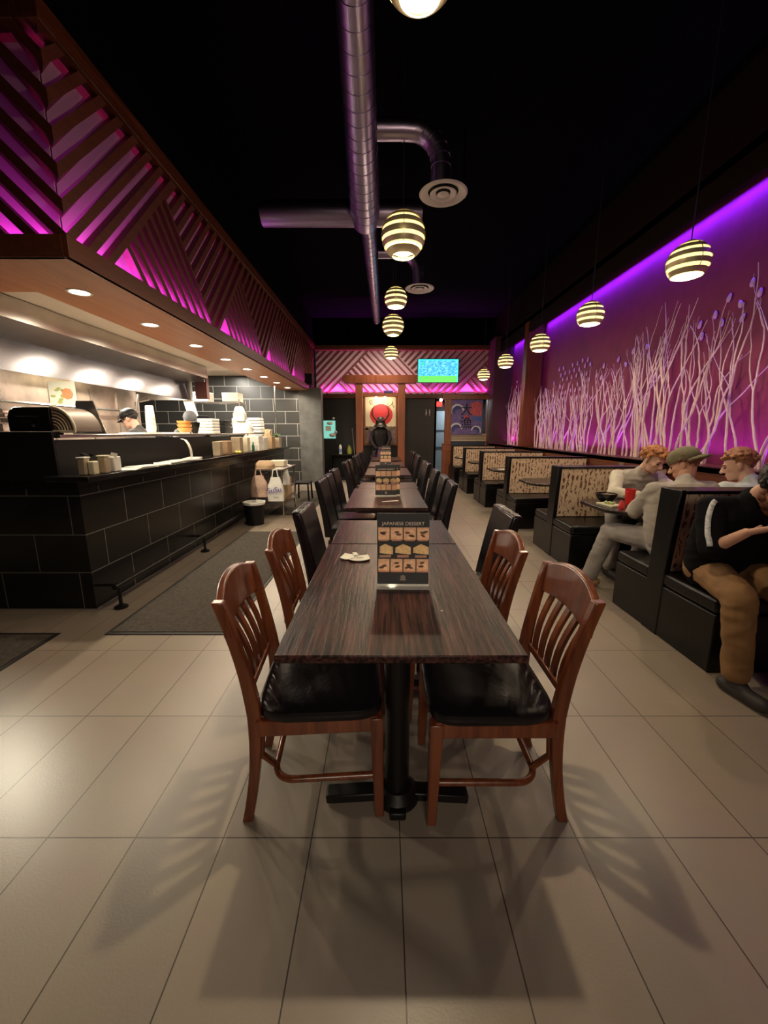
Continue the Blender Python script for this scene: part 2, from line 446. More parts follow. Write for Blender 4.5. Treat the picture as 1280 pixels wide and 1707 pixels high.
# ------------------------------------------------------------------ soffit with downlights
t = thing('soffit', (-1.93, 2.72, 2.44), 'wooden soffit shelf running over the kitchen counter with round downlights in it', 'soffit')
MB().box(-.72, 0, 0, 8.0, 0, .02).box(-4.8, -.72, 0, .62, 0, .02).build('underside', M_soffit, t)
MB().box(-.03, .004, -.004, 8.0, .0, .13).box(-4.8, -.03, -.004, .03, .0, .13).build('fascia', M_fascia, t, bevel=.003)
DLY = [3.34, 4.29, 5.28, 6.24, 7.18, 8.15, 9.1, 10.1]
d0 = None
ordn = ['nearest', 'second', 'third', 'fourth', 'fifth', 'sixth', 'seventh', 'farthest']
for i, y in enumerate(DLY):
    lab = f'round recessed downlight in the wooden soffit, {ordn[i]} from the camera'
    if d0 is None:
        d0 = thing('recessed_downlight', (-2.33, y, 2.44), lab, 'downlight', 'downlights in the soffit')
        MB().lathe([(.085, -.001), (.085, -.006), (.068, -.006), (.066, -.001)], n=28).build('trim_ring', M_white, d0)
        MB().lathe([(.066, -.002), (.03, -.003), (.001, -.003)], n=28).build('lens', M_lens, d0)
    else:
        dup(d0, (-2.33, y, 2.44), 0, lab)
    point('downlight_lamp', (-2.33, y, 2.425), DOWN_W, (1, .84, .62), .03, spot=174)

for i, x in enumerate((-3.35, -4.35)):
    dup(d0, (x, 3.03, 2.44), 0, f'round downlight in the front strip of the soffit, {["right", "left"][i]} one beyond the picture edge')
    point('downlight_lamp', (x, 3.03, 2.425), DOWN_W * .9, (1, .84, .62), .03, spot=174)
# ------------------------------------------------------------------ range hood
t = thing('range_hood', (-3.0, 3.1, 1.9), 'long stainless steel range hood over the kitchen line', 'hood')
MB().box(-.04, 0, -.3, 4.05, .38, .56).build('upper_fascia', M_steel, t, bevel=.004)
mb = MB()
mb.prism([(0, .38), (-.04, .38), (-.33, .30), (-.33, .32)], lambda a, b, q: (a, q, b), -.3, 4.0)
mb.build('under_lip', M_dsteel, t)
MB().prism([(-.33, .30), (-.30, .02), (-.33, .02), (-.36, .30)], lambda a, b, q: (a, q, b), -.3, 3.95).build('lower_fascia', mat('blue_steel', (.26, .26, .29), .22, metal=1, var=.2, vscale=2), t)
MB().box(-1.2, -.3, 3.95, 4.0, .02, .5).box(-.33, -.04, 3.98, 4.02, .32, .56).build('end_panel', M_dsteel, t)
MB().box(-1.24, -.36, -.3, 3.95, .28, .30).build('filter_panel', M_dsteel, t)
for i, y in enumerate((.35, 2.55)):
    MB().box(-.78, -.5, y, y + .9, .20, .26).build('hood_lamp', mat('hood_lamp_glow', (1, 1, .8), .5, emis=(1, .88, .55), es=2.2), t, bevel=.01)
# steel seams on the wall
for i, y in enumerate((3.4, 3.95, 4.6, 5.3, 6.0, 6.6)):
    solo('wall_seam_strip', MB().box(0, .012, -.012, .012, 0, 1.0), M_steel, (-4.25, y, 1.0), f'thin vertical steel strip on the stainless kitchen wall, {ordn[i]} from the camera', 'strip', 'seams on the steel wall')
solo('gas_pipe', MB().tube([(0, 0, 0), (0, 2.6, 0), (.25, 2.62, .02), (.3, 2.62, .25)], .018).tube([(0.02, 3.0, -.12), (.02, 3.0, .15), (.25, 3.0, .2)], .02), M_steel, (-4.15, 3.9, 1.72), 'bent steel pipe along the stainless kitchen wall under the hood', 'pipe')

# ------------------------------------------------------------------ counter
t = thing('kitchen_counter', (-2.3, 3.0, 0), 'long black tiled kitchen counter with pale grout lines', 'counter')
MB().box(-4.5, 0, 0, .55, 0, .995).box(-.50, 0, .55, 6.3, 0, .995).box(-4.5, -.13, 0, .12, .995, 1.33).build('tiled_body', M_ctile, t)
MB().box(-4.5, .004, -.012, .55, .97, 1.03).box(-.50, .004, .55, 6.3, .97, 1.03).build('top_band', M_vinyl, t)
MB().box(-4.5, -.125, -.016, 0, 1.03, 1.36).box(-.18, -.125, 0, 6.2, 1.03, 1.33).box(-4.6, -.125, -.02, .1, 1.355, 1.392).build('upper_panel', M_dark, t, bevel=.003)
MB().box(-.13, .19, -.14, 6.35, 1.035, 1.075).build('bar_top', mat('bar_stone', (.012, .012, .012), .12, spec=.6, var=.4, vscale=30), t, bevel=.006)
MB().box(-.50, -.10, .03, 6.1, 1.345, 1.37).build('pass_shelf', M_steel, t, bevel=.004)
t = thing('foot_rail', (-2.12, 2.98, 0), 'black metal foot rail along the base of the tiled counter', 'rail')
MB().tube([(0, 0, .19), (0, 6.2, .19)], .022, 12).build('rail', M_iron, t)
for y in (.05, 1.6, 3.1, 4.6, 6.1):
    MB().tube([(0, y, .19), (0, y, .02)], .014, 8).lathe([(.05, 0), (.05, .012), (.02, .03)], (0, y, 0), 16, caps=True).tube([(0, y, .19), (-.18, y, .19)], .012, 8).build('bracket', M_iron, t)

# ------------------------------------------------------------------ mats
def floor_mat(loc, sx, sy, lab):
    t = thing('floor_mat', loc, lab, 'mat')
    MB().box(.03, sx - .03, .03, sy - .03, .001, .010).build('pile', M_mat, t)
    MB().box(0, sx, 0, sy, .0005, .006).build('rubber_border', M_matedge, t)
floor_mat((-1.95, 2.58, 0), .87, 2.95, 'long dark grey floor mat beside the kitchen counter')
floor_mat((-4.2, .9, 0), 1.93, 1.70, 'dark floor mat cut by the left edge of the picture, in front of the counter')
floor_mat((-1.98, 6.7, 0), .7, 2.9, 'dark runner mat farther along the counter near the paper bags')

# ------------------------------------------------------------------ dining tables
def table(loc, sx, sy, lab, menu=False):
    t = thing('dining_table', loc, lab, 'table', 'dark wooden tables in the centre row')
    MB().box(-sx / 2, sx / 2, 0, sy, .724, .75).build('tabletop', M_table, t, bevel=.004)
    MB().box(-sx / 2 + .09, sx / 2 - .09, .09, sy - .09, .690, .7235).build('apron', M_tedge, t)
    for y in ((.24, sy - .24) if sy > 1 else (sy / 2,)):
        p = MB().lathe([(.045, .05), (.045, .66), (.05, .68)], (0, y, 0), 18)
        p.build('pedestal', M_iron, t)
        q = MB()
        for a in range(4):
            an = a * PI / 2
            q.bar((0, y, .04), (.27 * math.cos(an), y + .10 * math.sin(an), .022), .06, .035)
        q.lathe([(.001, .075), (.055, .07), (.085, .04), (.085, .02)], (0, y, 0), 20)
        q.build('base', M_iron, t, bevel=.006)
        MB().box(-sx / 2 + .1, sx / 2 - .1, y - .03, y + .03, .66, .685).build('top_bracket', M_iron, t)
    return t
CX = .05
table((CX, 1.065, 0), .745, 1.19, 'long dark wooden table nearest the camera, between four wooden chairs')
table((CX + .005, 2.262, 0), .735, .64, 'short dark wooden table joined behind the nearest long table')
table((CX - .03, 3.39, 0), .72, 1.22, 'long dark wooden table in the second cluster, carrying the second menu')
table((CX + .0, 4.62, 0), .70, .57, 'short dark wooden table joined to the back of the second long table')
table((CX + .01, 6.09, 0), .71, 1.2, 'dark wooden table at the front of the third cluster')
table((CX + .0, 7.62, 0), .70, 1.2, 'dark wooden table with the farthest menu, second from the gate')
table((CX - .0, 9.3, 0), .72, 1.2, 'dark wooden table at the far end of the row before the red gate')

# ------------------------------------------------------------------ wooden chair (faces +x, origin under its middle)
def wood_chair(loc, rz, lab):
    t = thing('wooden_chair', loc, lab, 'chair', 'slat-back wooden chairs at the nearest table', rz)
    def sq_tube(pts, w0, d0):
        m = MB(); n = len(pts); vs = []; fs = []
        for i, p in enumerate(pts):
            x, y, z, a, b = p
            vs += [(x - a, y - b, z), (x + a, y - b, z), (x + a, y + b, z), (x - a, y + b, z)]
        for i in range(n - 1):
            for k in range(4):
                fs.append((i * 4 + k, i * 4 + (k + 1) % 4, i * 4 + 4 + (k + 1) % 4, i * 4 + 4 + k))
        fs.append((3, 2, 1, 0)); fs.append(tuple((n - 1) * 4 + k for k in range(4)))
        return m.add(vs, fs)
    for s in (-1, 1):
        # rear leg continues as back post; sabre foot, raked post
        pts = []
        for i in range(17):
            z = .86 * i / 16
            if z < .42: x = -.225 - .05 * ((.42 - z) / .42) ** 2
            else: x = -.225 - .085 * ((z - .42) / .44) ** 1.5
            yy = .178 + (.015 if z < .42 else 0) * 0 + .022 * max(0, (z - .42) / .44)
            th = .018 + .006 * math.exp(-((z - .45) / .15) ** 2)
            pts.append((x, s * yy, z, th, .0165))
        sq_tube(pts, 0, 0).build('rear_leg', M_chair, t, bevel=.004)
        sq_tube([(.205, s * .19, 0, .017, .017), (.20, s * .19, .2, .02, .02), (.195, s * .19, .415, .023, .023)], 0, 0).build('front_leg', M_chair, t, bevel=.004)
    # apron
    m = MB()
    m.box(-.22, .20, -.205, -.18, .36, .42).box(-.22, .20, .18, .205, .36, .42).box(.175, .20, -.19, .19, .36, .42).box(-.235, -.21, -.18, .18, .36, .42)
    m.build('apron', M_chair, t, bevel=.004)
    # seat: padded, rounded rear
    n = 40; prof = [(.97, .42), (1.0, .43), (1.0, .448), (.985, .458), (.93, .466), (.80, .472), (.5, .468), (.05, .462)]
    vs = []; fs = []
    for r, z in prof:
        for k in range(n):
            a = 2 * PI * k / n
            ca, sa = math.cos(a), math.sin(a)
            e = .38
            x = .222 * math.copysign(abs(ca) ** e, ca); y = (.225 + .012 * ca) * math.copysign(abs(sa) ** e, sa)
            vs.append((x * r - .0, y * r, z))
    for i in range(len(prof) - 1):
        for k in range(n):
            fs.append((i * n + k, i * n + (k + 1) % n, (i + 1) * n + (k + 1) % n, (i + 1) * n + k))
    fs.append(tuple(range(n))[::-1]); fs.append(tuple((len(prof) - 1) * n + k for k in range(n)))
    MB().add(vs, fs).build('seat', M_leather, t)
    # crest rail: arched, curved in plan
    m = MB(); N = 20; vs = []
    for i in range(N + 1):
        y = -.215 + .43 * i / N; q = y / .215
        xb = -.302 - .030 * (1 - q * q)
        top = .845 + .055 * (1 - abs(q) ** 2.2); bot = .735 + .018 * (1 - q * q)
        xl = xb + .020
        vs += [(xl - .012, y, bot), (xl + .012, y, bot), (xb + .012, y, top - .004), (xb - .012, y, top)]
    fs = []
    for i in range(N):
        for k in range(4):
            fs.append((i * 4 + k, i * 4 + (k + 1) % 4, i * 4 + 4 + (k + 1) % 4, i * 4 + 4 + k))
    fs.append((3, 2, 1, 0)); fs.append(tuple(N * 4 + k for k in range(4)))
    m.add(vs, fs).build('crest_rail', M_chair, t, bevel=.005)
    MB().box(-.262, -.238, -.18, .18, .485, .515).build('lower_rail', M_chair, t, bevel=.004)
    for k in range(5):
        y = -.12 + .06 * k; q = y / .215
        p = []
        for i in range(7):
            z = .505 + .245 * i / 6
            x = -.25 - (.052 + .022 * (1 - q * q)) * (i / 6) ** 1.2 + .012 * math.sin(PI * i / 6)
            p.append((x, y * (1 + .12 * i / 6), z, .007, .0165))
        sq_tube(p, 0, 0).build('back_slat', M_chair, t, bevel=.003)
    # bent stretcher hoop
    pts = [(.20, .19, .17), (-.05, .19, .17)]
    for i in range(9):
        a = PI / 2 * i / 8
        pts.append((-.10 - .075 * math.sin(a) , .115 + .075 * math.cos(a), .17 + .0 * i))
    hoop = pts + [(x, -y, z) for x, y, z in reversed(pts)]
    MB().tube(hoop, .0125, 10).build('hoop_stretcher', M_chair, t)
    for s in (-1, 1):
        MB().tube([(-.17, s * .13, .175), (-.215, s * .165, .26), (-.205, s * .17, .38)], .012, 8).build('stretcher_brace', M_chair, t)
    return t
wood_chair((-.235, 1.42, 0), R(4), 'slat-back wooden chair nearest the camera on the left side of the table')
wood_chair((.375, 1.40, 0), R(180), 'slat-back wooden chair nearest the camera on the right side of the table')
wood_chair((-.225, 1.98, 0), R(2), 'second slat-back wooden chair on the left, between the nearest one and a leather chair')
wood_chair((.32, 1.94, 0), R(181), 'second slat-back wooden chair on the right, behind the nearest one')

# ------------------------------------------------------------------ leather parsons chair
def leather_chair():
    t = thing('leather_chair', (0, 0, 0), 'x', 'chair', 'high-back black leather chairs along the centre tables')
    # back leaning, seen from outside: stitched tapered slab
    m = MB(); N = 8; vs = []; fs = []
    for i in range(N + 1):
        q = i / N; z = .40 + .54 * q
        x = -.20 - .10 * q ** 1.3
        th = .038 - .010 * q; hw = .205 - .006 * math.sin(q * PI)
        vs += [(x - th, -hw, z), (x + th, -hw, z), (x + th, hw, z), (x - th, hw, z)]
    for i in range(N):
        for k in range(4):
            fs.append((i * 4 + k, i * 4 + (k + 1) % 4, i * 4 + 4 + (k + 1) % 4, i * 4 + 4 + k))
    fs.append((3, 2, 1, 0)); fs.append(tuple(N * 4 + k for k in range(4)))
    m.add(vs, fs).build('backrest', M_leather, t, bevel=.014, seg=3)
    s2 = MB()
    for y in (-.13, 0, .13):
        s2.box(-.327, -.270, y - .003, y + .003, .934, .9405)
    s2.build('stitching', mat('grey_thread', (.22, .20, .24), .6), t)
    MB().box(-.20, .23, -.205, .205, .40, .49).build('seat', M_leather, t, bevel=.02, seg=3)
    MB().box(-.19, .215, -.195, .195, .355, .40).build('apron', M_dark, t)
    for sx, sy in ((-.185, -.18), (-.185, .18), (.205, -.18), (.205, .18)):
        MB().bar((sx, sy, .37), (sx * 1.06, sy, 0), .04, .04).build('leg', M_tedge, t)
    return t
lc = leather_chair()
LEFT = [(-.20, 2.44), (-.32, 3.90), (-.31, 4.34), (-.32, 4.95), (-.30, 6.18), (-.28, 6.64), (-.26, 7.75), (-.24, 8.2), (-.24, 9.4)]
RIGHT = [(.43, 2.34), (.33, 3.68), (.335, 4.17), (.34, 4.90), (.35, 5.98), (.35, 6.44), (.36, 7.65), (.38, 8.2), (.38, 9.2), (.38, 9.7)]
first = True
for side, lst, rz in (('left', LEFT, 0), ('right', RIGHT, PI)):
    for i, (x, y) in enumerate(lst):
        o_ = ordn[i] if i < 7 else ('eighth' if i == 7 else ('ninth' if i == 8 else 'tenth'))
        lab = f'black leather chair on the {side} side of the table row, {o_} from the camera'
        rr = rz + R(random.uniform(-3, 3))
        if first:
            lc.location = (x, y, 0); lc.rotation_euler = (0, 0, rr); lc['label'] = lab; first = False
        else:
            dup(lc, (x, y, 0), rr, lab)

# ------------------------------------------------------------------ menu stands
M_mblack = mat('menu_black', (.007, .005, .005), .4, spec=.3)
def thin_print(name, col, var, sc_):
    m = mat(name, col, .5, var=var, vscale=sc_); t = m.node_tree; b = t.nodes['Principled BSDF']
    tr = t.nodes.new('ShaderNodeBsdfTranslucent'); mx = t.nodes.new('ShaderNodeMixShader'); mx.inputs[0].default_value = .5
    src = b.inputs['Base Color'].links[0].from_socket
    t.links.new(src, tr.inputs[0]); t.links.new(b.outputs[0], mx.inputs[1]); t.links.new(tr.outputs[0], mx.inputs[2])
    t.links.new(mx.outputs[0], t.nodes['Material Output'].inputs[0])
    return m
M_mphoto = thin_print('menu_photo', (.95, .50, .30), .25, 60)
M_mphoto2 = thin_print('menu_photo_tan', (.85, .55, .26), .25, 70)
M_mdark = mat('menu_food_dark', (.16, .07, .04), .5, var=.5, vscale=80)
M_mlab = thin_print('menu_label', (1, .60, .42), .05, 10)
M_mtext = mat('menu_lettering', (.95, .75, .62), .5)
M_acry = mat('clear_acrylic', (.80, .78, .70), .08, spec=.6, alpha=.55)
def menu_stand(loc, rz, lab, full=True):
    t = thing('menu_stand', loc, lab, 'menu stand', None, rz)
    W, Hh = .107, .315
    def lean(x, z, q): return (x, q - .012 + .0 * z, z)
    card_ = MB().box(-W, W, -.002, .002, .012, .064).box(-W, W, -.002, .002, .122, .134).box(-W, W, -.002, .002, .186, .203).box(-W, W, -.002, .002, .257, Hh)
    for z0_, z1_ in ((.064, .122), (.203, .257)):
        for x_ in (-W, -.056, -.002, .052, .106):
            card_.box(x_, min(W, x_ + .004), -.002, .002, z0_, z1_)
    for x_ in (-W, -.042, .032, .106): card_.box(x_, min(W, x_ + .010), -.002, .002, .134, .186)
    card_.build('menu_card', M_mblack, t)
    MB().box(-W - .002, W + .002, -.004, -.0028, .01, Hh + .003).build('clear_sleeve', mat('clear_sleeve', (1, 1, 1), .05, alpha=.03, spec=.2), t)
    MB().box(-W - .002, W + .002, -.035, .035, 0, .004).box(-W - .002, W + .002, -.006, .006, .004, .012).build('acrylic_base', M_acry, t, bevel=.001)
    cells = MB(); 
    ph = []
    y = -.00255
    def cell(cx, cz, w_, h_, mm): ph.append((cx, cz, w_, h_, mm))
    for k in range(4):
        cell(-.081 + .054 * k, .228, .05, .056, 0)
        cell(-.081 + .054 * k, .093, .05, .056, 0)
    for k in range(3):
        cell(-.074 + .074 * k, .160, .064, .05, 1)
    for cx, cz, w_, h_, mm in ph:
        cells.cur = 0 if mm == 0 else 1
        if mm == 0:
            cells.add([(cx - .0255, -.0008, cz - .030), (cx + .0255, -.0008, cz - .030), (cx + .0255, -.0008, cz + .030), (cx - .0255, -.0008, cz + .030)], [(0, 1, 2, 3)])
        else:
            cells.add([(cx - .033, -.0008, cz - .027), (cx + .033, -.0008, cz - .027), (cx + .033, -.0008, cz + .027), (cx - .033, -.0008, cz + .027)], [(0, 1, 2, 3)])
            cells.cur = 4
            for tri in (((-.033, .027), (-.033, .010), (.0, .027)), ((.033, .027), (.033, .012), (.0, .027)), ((-.033, -.012), (-.033, -.020), (.033, -.020))):
                cells.prism([(cx + a_, cz + b_) for a_, b_ in tri], lambda a, b, q: (a, q, b), -.0024, -.001)
            cells.box(cx - .033, cx + .033, -.0024, -.001, cz - .027, cz - .019)
            cells.cur = 2
            cells.box(cx - .024, cx + .024, -.0028, -.0024, cz - .032, cz - .021)
        if full and mm == 0:
            cells.cur = 3
            n = random.choice((2, 3)); 
            for j in range(n):
                a = random.uniform(-.6, .6)
                ox, oz = random.uniform(-.010, .010), random.uniform(-.010, .014)
                poly = [(cx + ox + math.cos(a) * .011 * math.cos(q) - math.sin(a) * .005 * math.sin(q), cz + oz + math.sin(a) * .011 * math.cos(q) + math.cos(a) * .005 * math.sin(q)) for q in [2 * PI * i / 10 for i in range(10)]]
                cells.prism(poly, lambda a_, b_, q: (a_, q, b_), y - .0004, y)
            cells.cur = 2
            cells.box(cx - .020, cx + .020, y - .0003, y, cz - h_ / 2 - .001, cz - h_ / 2 + .006)
    cells.build('food_pictures', [M_mphoto, M_mphoto2, M_mlab, M_mdark, M_mblack], t, smooth=False)
    text_part('heading', 'JAPANESE DESSERT', .0205, M_mtext, t, (0, -.0028, .272), (R(90), 0, 0), .0003)
    MB().box(-.010, .010, -.0028, -.0024, .036, .042).box(-.012, .012, -.0028, -.0024, .028, .034).prism([(-.012, .044), (.012, .044), (.006, .050), (-.006, .050)], lambda a, b, q: (a, q, b), -.0028, -.0024).build('emblem', mat('emblem_grey', (.45, .36, .28), .5), t)
    return t
menu_stand((.079, 1.60, .7505), R(-1), 'upright dessert menu in a clear stand on the nearest table')
menu_stand((.02, 4.02, .7505), R(2), 'upright dessert menu on the second long table, front one of the pair', False)
menu_stand((.06, 4.10, .7505), R(-16), 'upright dessert menu on the second long table, half hidden behind the front one', False)
menu_stand((.03, 7.95, .7505), R(1), 'upright dessert menu on the far table before the gate', False)
menu_stand((.05, 9.75, .7505), R(1), 'small upright menu on the last table, farthest from the camera', False)

# napkin cards on the first table
def card(w_, d_, sag, n=10):
    m = MB(); vs = []; fs = []
    for i in range(n + 1):
        for j in range(n + 1):
            u = i / n * 2 - 1; v = j / n * 2 - 1
            k = 1 - .12 * (u * u * v * v)
            vs.append((u * w_ / 2 * k, v * d_ / 2 * k, .003 + sag * (u * u + v * v) / 2))
    for i in range(n):
        for j in range(n):
            fs.append((i * (n + 1) + j, (i + 1) * (n + 1) + j, (i + 1) * (n + 1) + j + 1, i * (n + 1) + j + 1))
    m.add(vs, fs)
    return m
def sauce_dish(loc, w_, d_, rz, lab):
    m = card(w_, d_, .010)
    o = solo('side_plate', m, M_paper, loc, lab, 'plate', None, rz=rz)
    so = o.modifiers.new('solid', 'SOLIDIFY'); so.thickness = .004; so.offset = 1
    return o
o = sauce_dish((-.125, 1.965, .7515), .105, .082, R(8), 'rectangular cream paper plate with a printed mark, left of the menu on the nearest table')
MB().box(-.022, .022, -.001, .001, .0085, .0088).box(-.014, .014, .004, .008, .0085, .0088).build('printed_mark', mat('print_grey', (.2, .2, .2), .6), o)
sauce_dish((-.185, 1.99, .7515), .07, .085, R(-14), 'smaller rounded cream plate half under the printed one, on the nearest table')
solo('paper_tag', MB().box(-.011, .011, -.024, .024, 0, .0015), M_paper, (-.150, 2.012, .7665), 'small white paper tag lying across the two cream plates', 'paper', rz=R(18))
solo('chopstick_wrapper', MB().box(-.08, .08, -.012, .012, 0, .003), M_paper, (.06, 3.72, .7505), 'folded white paper wrapper lying on the second long table', 'wrapper', rz=R(20))
solo('crumb', MB().ell((0, 0, .002), (.004, .003, .002), 6), M_paper, (.21, 1.36, .7505), 'tiny pale crumb on the right half of the nearest table', 'crumb')
# ------------------------------------------------------------------ pendants
def pendant(loc, Rr, lab, zc=4.49, power=60, solid=False):
    """five metal bands around a glowing globe"""
    t = thing('pendant_lamp', loc, lab, 'pendant lamp', 'striped globe pendant lamps')
    n = 5
    fr = .97
    angs = [(12, 33), (43, 59), (69, 83), (93, 107), (117, 134)] if not solid else [(10, 30), (38, 52), (61, 75), (84, 98), (107, 120), (129, 150)]
    for a0, a1 in angs:
        prof = []
        for i in range(5):
            a = R(a0 + (a1 - a0) * i / 4)
            prof.append((Rr * math.sin(a), Rr * math.cos(a) * fr))
        for i in range(4, -1, -1):
            a = R(a0 + (a1 - a0) * i / 4)
            prof.append((Rr * .97 * math.sin(a), Rr * .97 * math.cos(a) * fr))
        prof.append(prof[0])
        MB().lathe(prof, n=36).build('band', M_band, t)
    prof = [(Rr * .945 * math.sin(R(a)), Rr * .945 * math.cos(R(a)) * fr) for a in range(8, 134, 9)]
    MB().lathe(prof, n=32).build('inner_globe', M_glow, t)
    lr = .40 if solid else .62
    MB().lathe([(Rr * lr, -Rr * .66), (Rr * lr * .8, -Rr * .74), (.001, -Rr * .76)], n=28).build('lower_lens', M_bulb, t)
    m = MB()
    for k in range(3):
        an = 2 * PI * k / 3 + .5
        m.tube([(Rr * .985 * math.sin(R(a)) * math.cos(an), Rr * .985 * math.sin(R(a)) * math.sin(an), Rr * .985 * math.cos(R(a)) * fr) for a in range(12, 131, 8)], .0035, 6)
    m.lathe([(.001, Rr * 1.02), (.03, Rr * 1.0), (.04, Rr * .93)], n=16)
    m.build('rib', M_band, t)
    MB().tube([(0, 0, Rr), (0, 0, zc - loc[2])], .004, 6).build('cord', M_cord, t)
    point('pendant_bulb', (loc[0], loc[1], loc[2] - Rr * .80), power * .92, (1, .80, .53), .04, spot=172)
    point('pendant_slit_glow', (loc[0], loc[1], loc[2] - Rr * 1.02), power * .21, (1, .78, .50), .06)
    return t
pendant((.155, 2.13, 3.38), .18, 'striped globe pendant nearest the camera, cut by the top edge of the picture', power=PEND_W * 1.3, solid=True)
pendant((.175, 4.05, 3.13), .20, 'largest fully visible striped globe pendant, over the table row', power=PEND_W * .5, solid=True)
pendant((.155, 5.70, 3.10), .150, 'striped globe pendant third from the camera over the table row, just above another', power=PEND_W * .5)
pendant((.15, 7.05, 3.10), .180, 'striped globe pendant fourth from the camera over the table row, tucked under the third', power=PEND_W * .45, solid=True)
pendant((.15, 8.95, 3.02), .150, 'smallest striped globe pendant over the table row, in front of the back frieze', power=PEND_W * .6)
for i, (x, y) in enumerate([(2.36, 3.43), (2.38, 4.98), (2.38, 6.50), (2.33, 8.1), (2.36, 9.95)]):
    pendant((x, y, 2.68 if i == 0 else 2.71), .15, f'striped globe pendant over the booths, {["nearest the camera", "second from the camera", "third from the camera", "fourth from the camera", "farthest, before the lattice frieze"][i]}', power=PEND_R)

# ------------------------------------------------------------------ ducts
def spiral_duct(name, pts, rad, lab, ribs=True, collars=()):
    t = thing(name, pts[0], lab, 'duct')
    p0 = Vector(pts[0]); P = [tuple(Vector(p) - p0) for p in pts]
    m = MB().tube(P, rad, 28)
    # spiral seam ribs as thin rings
    segs = []
    for i in range(len(P) - 1):
        a = Vector(P[i]); b = Vector(P[i + 1]); L = (b - a).length
        r0 = rad[i] if isinstance(rad, list) else rad; r1 = rad[i + 1] if isinstance(rad, list) else rad
        n = max(1, int(L / .14))
        for k in range(n):
            q = k / n; c = a.lerp(b, q); d = (b - a).normalized()
            m.tube([c - d * .004, c + d * .004], (r0 + (r1 - r0) * q) + .003, 28)
    m.build('pipe', M_duct, t)
    return t
DZ = 3.9
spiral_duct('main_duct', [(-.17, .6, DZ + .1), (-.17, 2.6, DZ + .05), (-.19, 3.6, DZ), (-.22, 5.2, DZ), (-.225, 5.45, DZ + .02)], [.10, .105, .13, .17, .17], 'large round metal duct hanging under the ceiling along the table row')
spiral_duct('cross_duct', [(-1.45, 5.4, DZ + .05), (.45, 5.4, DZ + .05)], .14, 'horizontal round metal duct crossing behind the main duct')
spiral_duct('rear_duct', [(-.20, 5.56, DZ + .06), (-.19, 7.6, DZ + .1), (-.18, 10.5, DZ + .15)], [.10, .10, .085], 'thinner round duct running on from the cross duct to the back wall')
def elbow(x0, y, x1, z0, z1, r, lab):
    pts = [(x0, y, z0), (x0 + (x1 - x0) * .45, y, z0)]
    rr = min(x1 - x0, z0 - z1) * .62
    cx, cz = x1 - rr, z0 - rr
    for i in range(1, 7):
        a = PI / 2 * (1 - i / 6)
        pts.append((cx + rr * math.cos(a), y, cz + rr * math.sin(a)))
    pts.append((x1, y, z1 + .03))
    t = spiral_duct('branch_duct', pts, r, lab)
elbow(-.10, 4.05, .50, 3.96, 3.5, .085, 'short curved branch duct dropping to the nearer round ceiling diffuser')
elbow(-.08, 6.5, .50, 3.96, 3.5, .075, 'short curved branch duct dropping to the farther round ceiling diffuser')
df = thing('ceiling_diffuser', (.53, 4.08, 3.48), 'larger round white ceiling air diffuser, nearer the camera', 'diffuser', 'round air diffusers')
M_diff = mat('diffuser_white', (.62, .56, .62), .5)
MB().lathe([(.215, 0), (.20, -.012), (.135, .012), (.135, .022), (.21, .006), (.215, 0)], n=36).build('outer_cone', M_diff, df)
MB().lathe([(.12, -.004), (.11, -.012), (.065, .01), (.065, .02), (.12, -.004)], n=32).build('middle_cone', M_diff, df)
MB().lathe([(.052, -.006), (.03, -.014), (.001, -.016)], n=24).build('centre_cap', M_diff, df)
MB().lathe([(.13, .03), (.001, .03)], n=24).build('dark_throat', M_dark, df)
dup(df, (.53, 6.50, 3.48), 0, 'smaller-looking round white air diffuser beyond the striped pendants, farther from the camera')
t = thing('sprinkler', (.85, 4.9, 3.9), 'small white sprinkler on the dark ceiling right of the nearer diffuser', 'sprinkler')
MB().lathe([(.02, .05), (.02, 0), (.012, -.02), (.03, -.03), (.001, -.034)], n=14).build('spray_head', M_white, t)
MB().tube([(0, 0, .04), (0, 0, .6)], .012).build('drop_pipe', M_ceil, t)

# ------------------------------------------------------------------ booths
def fabric_mat():
    m, t, b = nt('script_fabric')
    tc = t.nodes.new('ShaderNodeTexCoord')
    mp = t.nodes.new('ShaderNodeMapping'); mp.inputs['Scale'].default_value = (46, 46, 21)
    t.links.new(tc.outputs['Object'], mp.inputs[0])
    n = t.nodes.new('ShaderNodeTexNoise'); n.inputs['Scale'].default_value = 1.0; n.inputs['Detail'].default_value = 5; n.inputs['Roughness'].default_value = .62
    t.links.new(mp.outputs[0], n.inputs['Vector'])
    r = t.nodes.new('ShaderNodeValToRGB')
    r.color_ramp.elements[0].position = .49; r.color_ramp.elements[0].color = (.74, .56, .38, 1)
    r.color_ramp.elements[1].position = .55; r.color_ramp.elements[1].color = (.14, .06, .035, 1)
    t.links.new(n.outputs['Fac'], r.inputs[0])
    # column mask: characters stand in vertical columns
    wv = t.nodes.new('ShaderNodeTexWave'); wv.wave_type = 'BANDS'; wv.bands_direction = 'X'; wv.inputs['Scale'].default_value = 6.5
    wv.inputs['Distortion'].default_value = 0.3
    t.links.new(tc.outputs['Object'], wv.inputs['Vector'])
    r2 = t.nodes.new('ShaderNodeValToRGB'); r2.color_ramp.elements[0].position = .25; r2.color_ramp.elements[1].position = .5
    t.links.new(wv.outputs['Fac'], r2.inputs[0])
    mx = t.nodes.new('ShaderNodeMix'); mx.data_type = 'RGBA'
    mx.inputs['A'].default_value = (.70, .52, .36, 1)
    t.links.new(r2.outputs[0], mx.inputs['Factor']); t.links.new(r.outputs[0], mx.inputs['B'])
    t.links.new(mx.outputs['Result'], b.inputs['Base Color'])
    b.inputs['Roughness'].default_value = .85
    return m
M_fab = fabric_mat()
